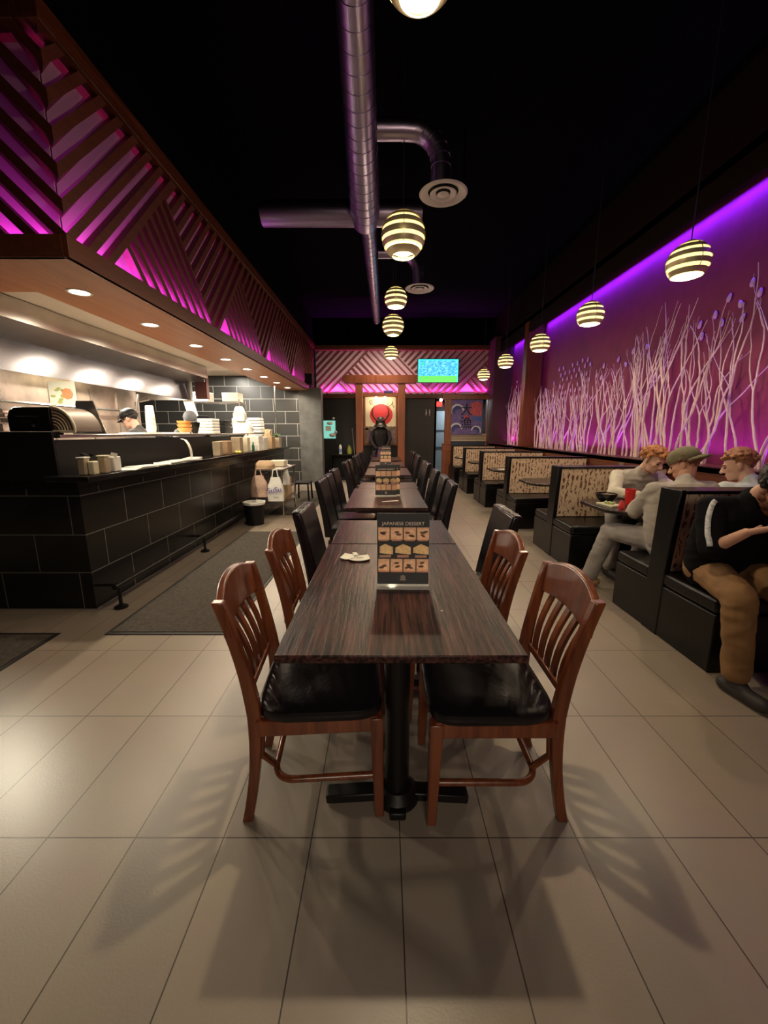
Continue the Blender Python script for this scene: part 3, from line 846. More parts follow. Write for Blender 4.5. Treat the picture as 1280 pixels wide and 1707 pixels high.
def booth():
    t = thing('booth_bench', (0, 0, 0), 'x', 'booth bench', 'double booth benches along the right wall')
    L = 1.18
    MB().box(0, L, .0, 1.0, .0, .36).build('base', M_vinyl, t, bevel=.008)
    MB().box(.0, L, .0, .47, .36, .455).build('seat', M_vinyl, t, bevel=.025, seg=3)
    MB().box(.0, L, .60, 1.0, .36, .455).build('rear_seat', M_vinyl, t, bevel=.025, seg=3)
    # tapered back with black end panels and top piping
    m = MB()
    m.prism([(.455, .45), (.40, 1.02), (.60, 1.02), (.60, .45)], lambda a, b, q: (q, a + 0 * b, b), .03, L)
    m.v = m.v
    b_ = MB()
    b_.prism([(.465, .455), (.412, 1.0), (.575, 1.0), (.595, .455)], lambda a, b, q: (q, a, b), .035, L)
    b_.build('backrest', M_fab, t, bevel=.01)
    MB().prism([(.45, .0), (.445, .455), (.395, 1.025), (.59, 1.025), (.61, .455), (.61, 0)], lambda a, b, q: (q, a, b), -.006, .035).build('end_panel', M_vinyl, t, bevel=.006)
    MB().prism([(.400, 1.0), (.400, 1.022), (.587, 1.022), (.587, 1.0)], lambda a, b, q: (q, a, b), .035, L).build('top_piping', M_vinyl, t, bevel=.005)
    return t
bt = booth()
BY = [2.13, 3.95, 5.70, 7.42, 9.12, 10.85]
bl = ['cream script-patterned booth bench nearest the camera, with three people sitting on its two sides',
      'cream script-patterned booth bench behind the ginger-haired person, second from the camera',
      'cream script-patterned booth bench third from the camera, empty, with an empty table before it',
      'cream script-patterned booth bench fourth from the camera',
      'cream script-patterned booth bench fifth from the camera, next to last',
      'cream script-patterned booth bench farthest from the camera, against the red screen']
for i, y in enumerate(BY):
    if i == 0:
        bt.location = (1.895, y, 0); bt['label'] = bl[0]
    else:
        b2 = dup(bt, (1.895, y, 0), 0, bl[i])
def booth_table(y, lab, hx=.70):
    t = thing('booth_table', (1.86, y, 0), lab, 'booth table', 'black booth tables')
    MB().prism([(.10, -.34), (1.22, -.34), (1.22, .34), (.10, .34), (0, .22), (0, -.22)], lambda a, b, q: (a, b, q), .722, .752).build('tabletop', mat('booth_table_black', (.02, .014, .012), .25, var=.3), t, bevel=.005)
    MB().lathe([(.04, .04), (.04, .72)], (.62, 0, 0), 16).lathe([(.22, .0), (.22, .02), (.05, .05), (.04, .08)], (.62, 0, 0), 22, caps=True).build('pedestal', M_iron, t)
    return t
BT = [3.53, 5.30, 7.05, 8.75, 10.42]
for i, y in enumerate(BT):
    booth_table(y, ['black booth table with bowls and a red cup, between the seated people', 'empty black booth table behind the ginger-haired person', 'black booth table third from the camera with a white napkin on it', 'black booth table fourth from the camera', 'black booth table farthest from the camera'][i])
# things on the occupied table
def bowl(loc, r, h_, m, lab, fill=None):
    t = thing('bowl', loc, lab, 'bowl')
    MB().lathe([(r * .45, 0), (r * .6, h_ * .15), (r * .92, h_ * .7), (r, h_), (r * .95, h_), (r * .85, h_ * .68), (r * .5, h_ * .2), (.001, h_ * .18)], n=28).build('bowl_shell', m, t)
    if fill:
        f_ = MB()
        f_.lathe([(r * .88, h_ * .72), (r * .5, h_ * .86), (.001, h_ * .9)], n=20)
        for k in range(14):
            a = random.uniform(0, 6.28); q = random.uniform(0, r * .7)
            f_.ell((q * math.cos(a), q * math.sin(a), h_ * .88), (.014, .010, .008), 6)
        f_.build('noodle_soup', fill, t)
M_bowlb = mat('black_bowl', (.012, .012, .012), .2)
bowl((2.06, 3.68, .753), .095, .08, M_bowlb, 'deep black noodle bowl at the aisle end of the occupied booth table', mat('soup', (.20, .13, .06), .3, var=.5, vscale=50))
bowl((2.62, 3.62, .753), .09, .07, M_bowlb, 'black bowl in front of the person in the white striped shirt')
t = thing('tumbler', (2.17, 3.50, .753), 'bright red ribbed plastic tumbler on the occupied booth table', 'cup')
MB().lathe([(.032, 0), (.042, .13), (.044, .145), (.041, .145), (.039, .13), (.03, .006), (.001, .006)], n=24).build('cup_body', M_red, t)
MB().lathe([(.0415, .115), (.0435, .118), (.0435, .124), (.0415, .127)], n=24).build('ring', M_red, t)
solo('sauce_bottle', MB().lathe([(.02, 0), (.02, .045), (.010, .06), (.008, .075), (.001, .076)], n=16), M_red, (2.0, 3.33, .753), 'tiny red-topped sauce bottle next to the noodle bowl', 'bottle')
def plate(loc, w_, d_, m, lab, food=None, rz=0):
    t = thing('plate', loc, lab, 'plate', None, rz)
    MB().box(-w_ / 2, w_ / 2, -d_ / 2, d_ / 2, 0, .012).box(-w_ / 2 + .015, w_ / 2 - .015, -d_ / 2 + .015, d_ / 2 - .015, .012, .014).build('dish', m, t, bevel=.004)
    if food:
        f_ = MB()
        for k in range(10):
            f_.ell((random.uniform(-.35, .35) * w_, random.uniform(-.3, .3) * d_, .022), (random.uniform(.01, .02), random.uniform(.008, .014), .010), 6)
        f_.build('food', food, t)
plate((2.0, 3.50, .753), .12, .20, mat('pale_plate', (.62, .60, .42), .4), 'pale rectangular paper menu sheet with food on the occupied booth table', mat('salad', (.35, .40, .15), .5, var=.5, vscale=40), R(10))
plate((2.17, 3.30, .753), .16, .12, mat('red_tray', (.10, .015, .012), .3), 'dark red lacquer tray behind the tiny sauce bottle', mat('sushi_bits', (.7, .5, .35), .5), R(-5))
solo('napkin', MB().box(-.06, .06, -.05, .05, 0, .004), M_paper, (2.05, 7.0, .753), 'white napkin on the third booth table', 'napkin', rz=R(20))
solo('napkin', MB().box(-.06, .06, -.05, .05, 0, .004), M_paper, (2.0, 10.4, .753), 'white napkin on the farthest booth table', 'napkin', rz=R(20))
# small cards and outlets on the panelling behind the booths
solo('table_number_card', MB().box(-.003, .003, -.06, .06, 0, .08), M_paper, (3.07, 4.75, .93), 'white blank card clipped to the panelling behind the ginger-haired person', 'card')
solo('outlet_plate', MB().box(-.006, .0, -.05, .05, 0, .08), mat('outlet_brown', (.16, .11, .10), .5), (3.098, 5.25, .92), 'dull outlet plate on the wooden panelling beside the white card', 'outlet')
solo('condiment_caddy', MB().box(-.04, .04, -.06, .06, 0, .015).lathe([(.02, .015), (.02, .09), (.001, .10)], (0, -.03, 0), 12).lathe([(.02, .015), (.02, .09), (.001, .10)], (0, .03, 0), 12), [mat('caddy_glass', (.6, .45, .35), .3)], (3.0, 7.0, .753), 'condiment caddy at the wall end of the third booth table', 'caddy')
solo('condiment_caddy', MB().box(-.04, .04, -.06, .06, 0, .015).lathe([(.02, .015), (.02, .09), (.001, .10)], (0, -.03, 0), 12).lathe([(.02, .015), (.02, .09), (.001, .10)], (0, .03, 0), 12), [MATS['caddy_glass']], (3.0, 5.3, .753), 'condiment caddy at the wall end of the second booth table', 'caddy')
solo('condiment_caddy', MB().box(-.04, .04, -.06, .06, 0, .015).lathe([(.02, .015), (.02, .09), (.001, .10)], (0, -.03, 0), 12).lathe([(.02, .015), (.02, .09), (.001, .10)], (0, .03, 0), 12), [MATS['caddy_glass']], (3.0, 8.75, .753), 'condiment caddy at the wall end of the fourth booth table', 'caddy')

# ------------------------------------------------------------------ branches in the niche
protos = []
def branch_mesh(seed, H):
    rnd = random.Random(seed)
    m = MB()
    def grow(p, d, L, r, depth):
        pts = [p]; rads = [r]; n = max(5, int(L / .09)); q = Vector(p); dd = Vector(d)
        ph1, ph2 = rnd.uniform(0, 6), rnd.uniform(0, 6)
        forks = []
        for i in range(n):
            s_ = i / n
            dd = (dd + Vector((rnd.uniform(-.12, .12) * .6, rnd.uniform(-.34, .34), .10 + .05 * (depth)))).normalized()
            q = q + dd * (L / n)
            q.x = max(-.10, min(.05, q.x))
            pts.append(tuple(q)); rads.append(max(.0022, r * (1 - .75 * (i + 1) / n)))
            if depth < 2 and rnd.random() < (.16 if depth == 0 else .09) and i > 1:
                forks.append((tuple(q), Vector((dd.x, dd.y + rnd.choice((-1, 1)) * rnd.uniform(.3, .6), dd.z)), L * (1 - s_) * rnd.uniform(.6, .95), rads[-1] * .8))
        m.tube(pts, rads, 6)
        for f_ in forks: grow(f_[0], f_[1], f_[2], f_[3], depth + 1)
    grow((0, 0, 0), (0, rnd.uniform(-.15, .15), 1), H, .0135, 0)
    return m
for k in range(16):
    protos.append((branch_mesh(100 + k, 1.55), None))
meshes = []
nb = 0
rnd = random.Random(5)
ys = []
clusters = [(3.2, 4), (3.75, 5), (4.25, 6), (4.7, 7), (5.15, 8), (5.55, 7), (5.95, 8), (6.4, 6), (6.85, 6), (7.25, 6), (7.7, 7), (8.1, 6), (8.5, 6), (8.95, 5), (9.75, 7), (10.3, 7), (10.85, 8)]
first_b = [None] * 16
for cy, n in clusters:
    hc = {3.2: 1.3, 3.75: 1.2, 4.25: .95, 4.7: 1.15, 5.15: 1.2, 5.55: 1.0, 5.95: .95, 6.4: .9, 6.85: .95, 7.25: .8, 7.7: .8, 8.1: .95, 8.5: .85, 8.95: .85}.get(cy, 1.0)
    for j in range(n):
        k = rnd.randrange(16)
        y = cy + rnd.uniform(-.2, .2); sc = hc * rnd.uniform(.72, 1.05)
        lab = 'slender pale curly willow branch standing upright behind the ledge of the purple wall niche'
        if first_b[k] is None:
            o = protos[k][0].build('willow_branch', M_branch); first_b[k] = o
            tag(o, lab, 'branch', 'willow branches in the purple wall niche')
        else:
            o = first_b[k].copy(); COL.objects.link(o)
        o.location = (3.34 + rnd.uniform(-.03, .05), y, 1.062); o.scale = (1, rnd.choice((-1, 1)) * rnd.uniform(.8, 1.1), sc)
        nb += 1
# oval leaf discs fixed to the wall
lf = None
def leaf(y, z, s_, rot):
    global lf
    if lf is None:
        m = MB(); n = 16; vs = [(0, 0, .0)]; fs = []
        for k in range(n):
            a = 2 * PI * k / n
            vs.append((.012, .034 * math.sin(a) * (1 - .25 * math.cos(a)), .052 * math.cos(a)))
        for k in range(n): fs.append((0, 1 + k, 1 + (k + 1) % n))
        m.add(vs, fs)
        lf = m.build('leaf_disc', M_leafm)
        so = lf.modifiers.new('solid', 'SOLIDIFY'); so.thickness = .003
        tag(lf, 'small pale oval leaf disc fixed to the purple niche wall above the branches', 'wall leaf', 'oval leaf discs on the niche wall')
        o = lf
    else:
        o = lf.copy(); COL.objects.link(o)
    o.location = (3.475, y, z); o.scale = (1, s_ * .8, s_ * .8); o.rotation_euler = (rot, 0, 0)
for r_ in range(6):
    for c_ in range(8):
        if rnd.random() < .88:
            leaf(7.15 + .19 * c_ + rnd.uniform(-.02, .02) + (.09 if r_ % 2 else 0), 2.02 + .12 * r_ + rnd.uniform(-.02, .02), 1.0, R(20) * (1 if (c_ + r_) % 2 else -1))
for (y, z) in [(6.9, 2.3), (6.7, 2.42), (6.75, 2.25), (6.3, 2.45), (6.1, 2.35), (5.95, 2.5), (5.65, 2.5), (5.6, 2.38), (5.3, 2.5), (4.75, 2.55), (4.70, 2.42), (4.55, 2.6), (4.45, 2.5), (4.4, 2.72), (4.25, 2.62), (4.2, 2.48), (4.15, 2.78), (4.05, 2.66), (3.95, 2.78), (3.9, 2.6), (3.75, 2.8), (3.7, 2.68), (3.6, 2.85)]:
    leaf(y, z, 1.05, R(rnd.uniform(-40, 40)))
for c_ in range(12):
    leaf(9.8 + rnd.uniform(0, 1.2), 2.1 + rnd.uniform(0, .6), 1.0, R(rnd.uniform(-40, 40)))

# ------------------------------------------------------------------ back of the room: gate, posters, armour, television, screen
M_gate = wood('gate_wood', (.16, .045, .018), (.26, .08, .03), .4, 'Z', .5)
t = thing('torii_gate', (-.10, 11.6, 0), 'red-brown wooden gate with two posts and crossbeams at the end of the table row', 'gate')
for s in (-1, 1):
    MB().box(s * .59 - .10, s * .59 + .10, -.09, .09, 0, 2.72).build('post', M_gate, t, bevel=.008)
MB().prism([(-1.03, 2.78), (-.98, 2.70), (.98, 2.70), (1.03, 2.78), (1.03, 2.92), (-1.03, 2.92)], lambda a, b, q: (a, q, b), -.12, .12).build('top_beam', M_mahog_z, t, bevel=.008)
MB().box(-.72, .72, -.05, .05, 2.36, 2.45).build('lower_beam', M_gate, t, bevel=.005)
t = thing('framed_poster', (-.10, 11.95, 1.0), 'tall framed poster of a horned samurai helmet against a red sun, inside the gate', 'poster')
MB().box(-.49, .49, 0, .04, 0, 1.42).build('frame', M_gate, t)
MB().box(-.44, .44, -.005, 0, .04, 1.37).build('paper', mat('poster_cream', (.78, .66, .44), .6), t)
pm = MB()
pm.prism([(.02 + .33 * math.cos(2 * PI * k / 32), .88 + .30 * math.sin(2 * PI * k / 32)) for k in range(32)], lambda a, b, q: (a, q, b), -.008, -.005)
pm.build('red_sun', mat('sun_red', (.62, .04, .05), .6), t)
pm = MB()
pm.box(-.44, .44, -.010, -.008, .04, .50)
for k in range(9):
    pm.prism([(-.4 + .1 * k + .07 * math.cos(a_ * PI / 6), .50 + .05 * math.sin(a_ * PI / 6)) for a_ in range(12)], lambda a, b, q: (a, q, b), -.010 - k * .0001, -.008)
pm.build('storm_ground', mat('poster_ground', (.17, .12, .09), .7, var=.5, vscale=14), t)
for tx, x_, z_, s_ in (('屯', -.28, 1.21, .15), ('ご', .10, 1.24, .12), ('ゞ', .21, 1.18, .10), ('人', .33, 1.16, .19)):
    text_part('calligraphy', tx, s_, mat('ink', (.03, .035, .02), .6), t, (x_, -.008, z_), (R(90), R(12), 0))
t = thing('samurai_armour', (-.10, 11.72, 0), 'dark samurai armour with curved horns on its helmet, standing before the sun poster', 'armour')
t.scale = (1.2, 1, 1)
MB().box(-.26, .26, -.16, .16, 0, .62).build('plinth', M_dark, t, bevel=.01)
M_arm = mat('armour_black', (.010, .007, .008), .45, spec=.3, var=.4, vscale=20)
M_arm2 = mat('armour_purple', (.10, .03, .09), .5)
m = MB()
m.lathe([(.15, .95), (.17, 1.1), (.19, 1.3), (.20, 1.42), (.12, 1.50), (.07, 1.54)], n=24, M=Matrix.Diagonal(Vector((1, .62, 1))), caps=True)
m.build('cuirass', M_arm, t)
for k in range(5):
    an = -.8 + .4 * k
    m = MB()
    for r_ in range(4):
        m.obox((.20 * math.sin(an) * (1 + .12 * r_), -.12 * math.cos(an) * (1 + .1 * r_), .93 - .075 * r_), (.10, .012, .07), (R(-12), 0, an))
    m.build('skirt_panel', M_arm2, t)
for s in (-1, 1):
    m = MB()
    for r_ in range(5):
        m.obox((s * (.24 + .012 * r_), -.03, 1.40 - .06 * r_), (.03, .17, .055), (0, s * R(-18), 0))
    m.build('shoulder_guard', M_arm2, t)
    MB().tube([(s * .2, -.02, 1.40), (s * .23, -.08, 1.2), (s * .18, -.17, 1.05), (s * .1, -.2, .95)], [.055, .045, .04, .035], 12).ell((s * .1, -.2, .94), (.035, .045, .05), 8).build('sleeve', M_arm, t)
    MB().tube([(s * .1, -.05, .93), (s * .16, -.19, .8), (s * .14, -.2, .63)], [.075, .06, .05], 12).build('shin', M_arm, t)
MB().lathe([(.105, 1.60), (.115, 1.66), (.10, 1.75), (.05, 1.81), (.001, 1.83)], n=20).build('helmet', M_arm, t)
m = MB()
for r_ in range(4): m.lathe([(.11 + .015 * r_, 1.64 - .03 * r_), (.13 + .017 * r_, 1.615 - .03 * r_)], n=20)
m.build('neck_guard', M_arm, t)
MB().ell((0, -.07, 1.60), (.06, .05, .08), 10).tube([(0, -.115, 1.62), (0, -.14, 1.585)], [.012, .018], 8).build('face_mask', mat('mask_bronze', (.30, .20, .13), .4, metal=.5), t)
hm = MB()
for s in (-1, 1):
    hm.tube([(s * .03, -.09, 1.70), (s * .12, -.10, 1.74), (s * .19, -.11, 1.86), (s * .19, -.11, 2.0), (s * .13, -.11, 2.13)], [.022, .024, .02, .014, .004], 8)
hm.build('horns', mat('horn_dark', (.10, .03, .02), .35), t)
for i, x in enumerate((-.22, .03)):
    tt = thing('picture_spotlight', (x, 11.62, 2.36), ['left', 'right'][i] + ' one of the two small spotlights under the gate beam, lighting the sun poster', 'spotlight')
    MB().lathe([(.028, 0), (.034, -.05), (.001, -.045)], n=16).build('lamp_head', M_bulb, tt)
    point('picture_lamp', (x, 11.62, 2.28), 6, (1, .85, .6), .02)
# television
t = thing('television', (1.545, 12.02, 2.77), 'wall television showing a green football pitch and a blue crowd', 'television')
MB().box(-.59, .59, 0, .06, 0, .66).build('bezel', M_dark, t, bevel=.008)
def tvmat():
    m, tr, b = nt('tv_screen')
    tc = tr.nodes.new('ShaderNodeTexCoord')
    mp = tr.nodes.new('ShaderNodeMapping'); mp.inputs['Scale'].default_value = (9, 1, 22)
    tr.links.new(tc.outputs['Object'], mp.inputs[0])
    n = tr.nodes.new('ShaderNodeTexNoise'); n.inputs['Scale'].default_value = 1.2; n.inputs['Detail'].default_value = 7; n.inputs['Roughness'].default_value = .8
    tr.links.new(mp.outputs[0], n.inputs['Vector'])
    r = tr.nodes.new('ShaderNodeValToRGB')
    e = r.color_ramp.elements
    e[0].position = .36; e[0].color = (.01, .10, .35, 1)
    e[1].position = .66; e[1].color = (.45, .95, .95, 1)
    e2 = e.new(.5); e2.color = (.04, .38, .70, 1)
    tr.links.new(n.outputs['Fac'], r.inputs[0])
    b.inputs['Base Color'].default_value = (0, 0, 0, 1)
    tr.links.new(r.outputs[0], b.inputs['Emission Color']); b.inputs['Emission Strength'].default_value = 1.5
    return m
MB().box(-.57, .57, -.003, 0, .02, .64).build('screen', tvmat(), t)
MB().box(-.57, .57, -.005, -.003, .02, .19).build('pitch_picture', mat('tv_green', (0, 0, 0), .4, emis=(.12, .85, .10), es=1.4), t)
m = MB(); m.tube([(-.46, -.006, .10), (-.44, -.006, .3), (-.45, -.006, .45)], [.03, .06, .04], 8, sq=.05).ell((-.44, -.006, .52), (.035, .002, .045), 8)
m.tube([(-.10, -.006, .24), (-.07, -.006, .36), (-.04, -.006, .42)], [.02, .035, .02], 8, sq=.05)
m.build('player_picture', mat('tv_player', (0, 0, 0), .4, emis=(.02, .75, .30), es=1.3), t)
MB().box(-.57, -.54, -.005, -.003, .02, .64).box(-.57, .57, -.005, -.003, .61, .64).box(.54, .57, -.005, -.003, .02, .64).build('cyan_border_picture', mat('tv_cyan', (0, 0, 0), .4, emis=(.05, .9, .85), es=1.4), t)
# red wood screen with wave poster
t = thing('partition_screen', (1.86, 12.0, 0), 'red-brown wooden partition screen with a slatted lower rail, behind the last booth', 'partition')
MB().box(-.09, .09, -.06, .06, 0, 2.40).build('post', M_gate, t, bevel=.006)
MB().box(-.14, .10, -.10, .10, 0, 1.03).box(-.15, .11, -.11, .11, .84, .87).box(-.15, .11, -.11, .11, 1.03, 1.06).build('post_plinth', M_gate, t, bevel=.006)
MB().box(1.13, 1.30, -.06, .06, 0, 2.40).build('post', M_gate, t, bevel=.006)
MB().box(-.16, 1.42, -.07, .07, 2.31, 2.43).build('top_rail', M_gate, t, bevel=.006)
m = MB()
for k in range(5): m.box(.09, 1.13, -.02, .02, 1.13 + .045 * k, 1.155 + .045 * k)
m.build('slat_panel', mat('pale_slat', (.62, .44, .28), .5), t)
MB().box(.09, 1.13, -.03, .03, .0, .86).build('lower_panel', M_vinyl, t)
t = thing('wave_poster', (2.38, 11.95, 1.32), 'purple and blue poster with pale curling waves, a red cloud and two black characters', 'poster')
MB().box(-.47, .47, 0, .02, 0, .98).build('sheet', mat('poster_violet', (.14, .10, .28), .6, var=.3, vscale=8), t)
def blob(pts, name, m, q): MB().prism(pts, lambda a, b, w_: (a, w_, b), -q - .001, -q).build(name, m, t)
M_pw = mat('poster_foam', (.62, .58, .62), .6); M_pb = mat('poster_blue', (.03, .05, .18), .6)
def crest(cx, cz, r, s_):
    """a crescent wave crest curling to one side"""
    o_ = []; i_ = []
    for k in range(15):
        a = R(200 - 190 * k / 14)
        o_.append((cx + s_ * r * math.cos(a), cz + r * math.sin(a)))
        i_.append((cx + s_ * (r * .70 * math.cos(a) + .10 * r), cz + r * .70 * math.sin(a) - .10 * r))
    blob(o_ + i_[::-1], 'wave_foam', M_pw, .001)
    o2 = [(cx + s_ * (r * .80 * math.cos(R(200 - 150 * k / 14)) + .05 * r), cz + r * .80 * math.sin(R(200 - 150 * k / 14)) - .05 * r) for k in range(15)]
    i2 = [(cx + s_ * (r * .5 * math.cos(R(200 - 150 * k / 14)) + .2 * r), cz + r * .5 * math.sin(R(200 - 150 * k / 14)) - .2 * r) for k in range(15)]
    blob(o2 + i2[::-1], 'wave_body', M_pb, .003)
crest(-.26, .66, .20, 1); crest(-.28, .14, .19, 1); crest(.30, .10, .15, -1)
blob([(.10, .55), (.44, .52), (.45, .88), (.30, .94), (.12, .88)], 'red_cloud', mat('cloud_red', (.50, .09, .12), .6, var=.4, vscale=20), .001)
blob([(.04 * math.cos(2 * PI * k / 16) * 1.4, .50 + .05 * math.sin(2 * PI * k / 16)) for k in range(16)], 'red_dot', mat('dot_red', (.62, .05, .07), .6), .004)
blob([(.22, .40), (.46, .38), (.46, .50), (.24, .48)], 'blue_band', mat('band_blue', (.05, .12, .42), .6), .002)
text_part('characters', '大', .36, M_dark, t, (0, -.008, .68), (R(90), 0, 0), .001)
text_part('characters', '漁', .36, M_dark, t, (0, -.008, .31), (R(90), 0, 0), .001)
t = thing('exit_sign', (1.62, 12.12, 2.12), 'small red lit exit sign beside the dark back wall', 'sign')
MB().box(-.08, .08, -.02, .02, 0, .14).build('housing', mat('exit_red', (.3, .01, .01), .4, emis=(1, .05, .04), es=1.6), t)
text_part('lettering', 'EXIT', .07, M_paper, t, (0, -.021, .07), (R(90), 0, 0))
tt = thing('emergency_lamp', (1.66, 12.12, 2.30), 'small bright white lamp above the red exit sign', 'lamp')
MB().ell((0, 0, 0), (.04, .04, .04), 10).build('bulb', mat('cool_bulb', (1, 1, 1), .4, emis=(1, .95, .85), es=9), tt)
t = thing('restroom_sign', (1.30, 12.24, 1.86), 'pale restroom sign of two small figures on the dark back wall', 'sign')
M_rs = mat('sign_grey', (.45, .42, .40), .5)
for s in (-1, 1):
    m = MB().ell((s * .05, -.004, .17), (.018, .003, .018), 8)
    if s < 0: m.prism([(s * .05 - .03, .05), (s * .05 + .03, .05), (s * .05 + .012, .15), (s * .05 - .012, .15)], lambda a, b, q: (a, q, b), -.006, 0)
    else: m.box(s * .05 - .02, s * .05 + .02, -.006, 0, .07, .15)
    m.box(s * .05 - .014, s * .05 - .003, -.006, 0, 0, .07).box(s * .05 + .003, s * .05 + .014, -.006, 0, 0, .07)
    m.build('figure', M_rs, t)
solo('wall_speaker', MB().box(-.10, .10, -.09, .09, 0, .26), M_dark, (-2.0 + .11, 10.55, 2.56), 'black wall speaker at the far end of the soffit', 'speaker', bevel=.01)
solo('security_camera', MB().ell((0, 0, 0), (.05, .05, .04), 10).tube([(0, 0, .02), (0, .06, .06)], .02), mat('camera_grey', (.4, .35, .35), .4), (3.1, 11.8, 2.52), 'small round security camera above the right end of the partition screen', 'camera')
solo('network_box', MB().box(-.13, .13, -.06, .06, 0, .06), mat('box_violet', (.06, .04, .18), .4), (.12, 11.6, 2.455), 'small dark box lying on the lower gate beam', 'box', bevel=.006)
# service nook left of the gate: bright window, broom, green bag
t = thing('service_window', (-1.55, 12.2, 1.2), 'small bright green-white serving hatch with dishes behind the grey pillar', 'hatch')
MB().box(-.32, .10, -.01, .04, 0, .52).build('lit_opening', mat('hatch_glow', (.1, .25, .2), .4, emis=(.30, .80, .66), es=.6), t)
m = MB(); m.ell((-.05, -.06, .44), (.09, .05, .05), 10).ell((.06, -.06, .58), (.04, .04, .03), 8).box(-.18, -.02, -.05, -.02, .22, .36).ell((.02, -.06, .1), (.10, .06, .06), 10).ell((.12, -.06, .18), (.05, .05, .05), 8)
m.build('white_dishes', M_foam, t)
t = thing('service_shelf', (-1.22, 11.9, 0), 'dark low service shelf in the corner left of the gate', 'shelf')
MB().box(-.34, .34, -.18, .18, .72, .76).box(-.34, .34, -.18, .18, .0, .10).box(-.34, -.30, -.18, .18, 0, .74).box(.30, .34, -.18, .18, 0, .74).box(-.34, .34, .15, .18, 0, .74).build('carcass', M_dark, t, bevel=.004)
t = thing('spray_bottle', (-1.27, 11.82, .762), 'white and blue bottle on the corner service shelf', 'bottle')
MB().lathe([(.045, 0), (.045, .20), (.03, .25), (.02, .27)], n=16, caps=True).build('bottle_body', M_foam, t)
MB().lathe([(.0455, .04), (.0455, .15)], n=16).build('blue_label', mat('label_blue', (.25, .35, .65), .5), t)
solo('green_cloth_bag', MB().tube([(0, 0, 0), (0, 0, .1), (-.01, 0, .2), (-.03, 0, .26)], [.11, .12, .07, .02], 10, sq=.6), mat('green_bag', (.42, .45, .08), .6, var=.4, vscale=12), (-1.0, 11.82, .762), 'yellow-green crumpled bag on the corner service shelf', 'bag')
solo('broom', MB().tube([(0, 0, .1), (-.12, .12, 1.5)], .012, 8).prism([(-.10, 0), (.10, 0), (.03, .14), (-.03, .14)], lambda a, b, q: (a, q, b), -.02, .02), mat('broom_grey', (.25, .23, .2), .5), (-.80, 11.75, .0), 'grey-handled broom leaning near the gate post', 'broom')

# ------------------------------------------------------------------ things on and around the kitchen counter
PS = 1.371   # top of the pass shelf
BTZ = 1.076  # top of the bar
# black machine with louvred rounded end
t = thing('bread_warmer', (-2.80, 3.08, 1.393), 'black barrel-shaped countertop machine with a louvred rounded chrome end', 'appliance')
prof = [(-.02, 0), (-.02, .12), (.0, .165), (.04, .185), (.34, .185), (.34, 0)]
MB().prism([(-.0, 0), (-.0, .11), (.02, .155), (.06, .178), (.32, .178), (.32, 0)], lambda a, b, q: (a, q, b), -.02, .30).build('body', mat('gloss_black', (.008, .008, .008), .2), t, bevel=.006)
arc = [(.32 + .165 * math.sin(a), .0 + .185 * math.cos(a) * .98) for a in [PI / 2 * k / 10 for k in range(11)]]
MB().prism([(.32, 0)] + arc[::-1], lambda a, b, q: (a, q, b), .0, .28).build('louvred_end', mat('end_tan', (.20, .15, .12), .45, metal=.3), t)
m = MB()
for k in range(6):
    s_ = .95 - .14 * k
    m.tube([(.325 + .155 * s_ * math.sin(a), -.004, .01 + .165 * s_ * math.cos(a)) for a in [PI / 2 * j / 8 for j in range(9)]], .0045, 6)
m.build('louvre', mat('louvre_tan', (.62, .50, .38), .4), t)
MB().tube([(x_, -.008, z_) for x_, z_ in arc] + [(.32, -.008, .0)], .010, 8).build('chrome_trim', M_cream, t)
MB().box(.07, .23, -.027, -.02, .108, .114).build('trim_line', M_steel, t)
MB().lathe([(.012, 0), (.012, .008), (.001, .010)], (.19, -.02, .045), 14, M=Matrix.Rotation(R(90), 3, 'X')).build('knob', M_steel, t)
solo('plastic_wrapped_goods', MB().box(-.25, 0, 0, .2, 0, .06).box(-.25, -.01, 0, .2, .068, .10).box(-.25, .03, -.0, .2, .11, .13).box(-.25, .02, 0, .2, .14, .155), [mat('wrapped_pink', (.75, .55, .48), .5, var=.4, vscale=30)], (-2.86, 3.08, 1.393), 'stack of pale wrapped packs at the left edge, beside the black machine', 'packs')
solo('steel_guard', MB().prism([(0, 0), (.28, 0), (.20, .27), (.06, .27)], lambda a, b, q: (a, q, b), 0, .01), M_steel, (-2.60, 3.42, 1.372), 'slanted stainless guard plate right of the black machine', 'guard')
t = thing('hanging_picture', (-3.78, 4.9, 1.70), 'hanging food picture with an orange flower, under the range hood', 'picture')
MB().box(-.16, .16, 0, .008, 0, .27).build('sheet', mat('picture_pale', (.62, .60, .50), .5), t)
m = MB()
for k in range(7):
    a = 2 * PI * k / 7
    m.ell((.06 + .035 * math.cos(a), -.004, .13 + .035 * math.sin(a)), (.03, .003, .03), 8)
m.build('orange_flower', mat('flower_orange', (.72, .20, .08), .5), t)
m = MB()
for k in range(9): m.ell((random.uniform(-.13, .02), -.003, random.uniform(.03, .22)), (.03, .002, .014), 6)
m.build('leaf_print', mat('print_olive', (.30, .30, .10), .5, var=.5, vscale=40), t)
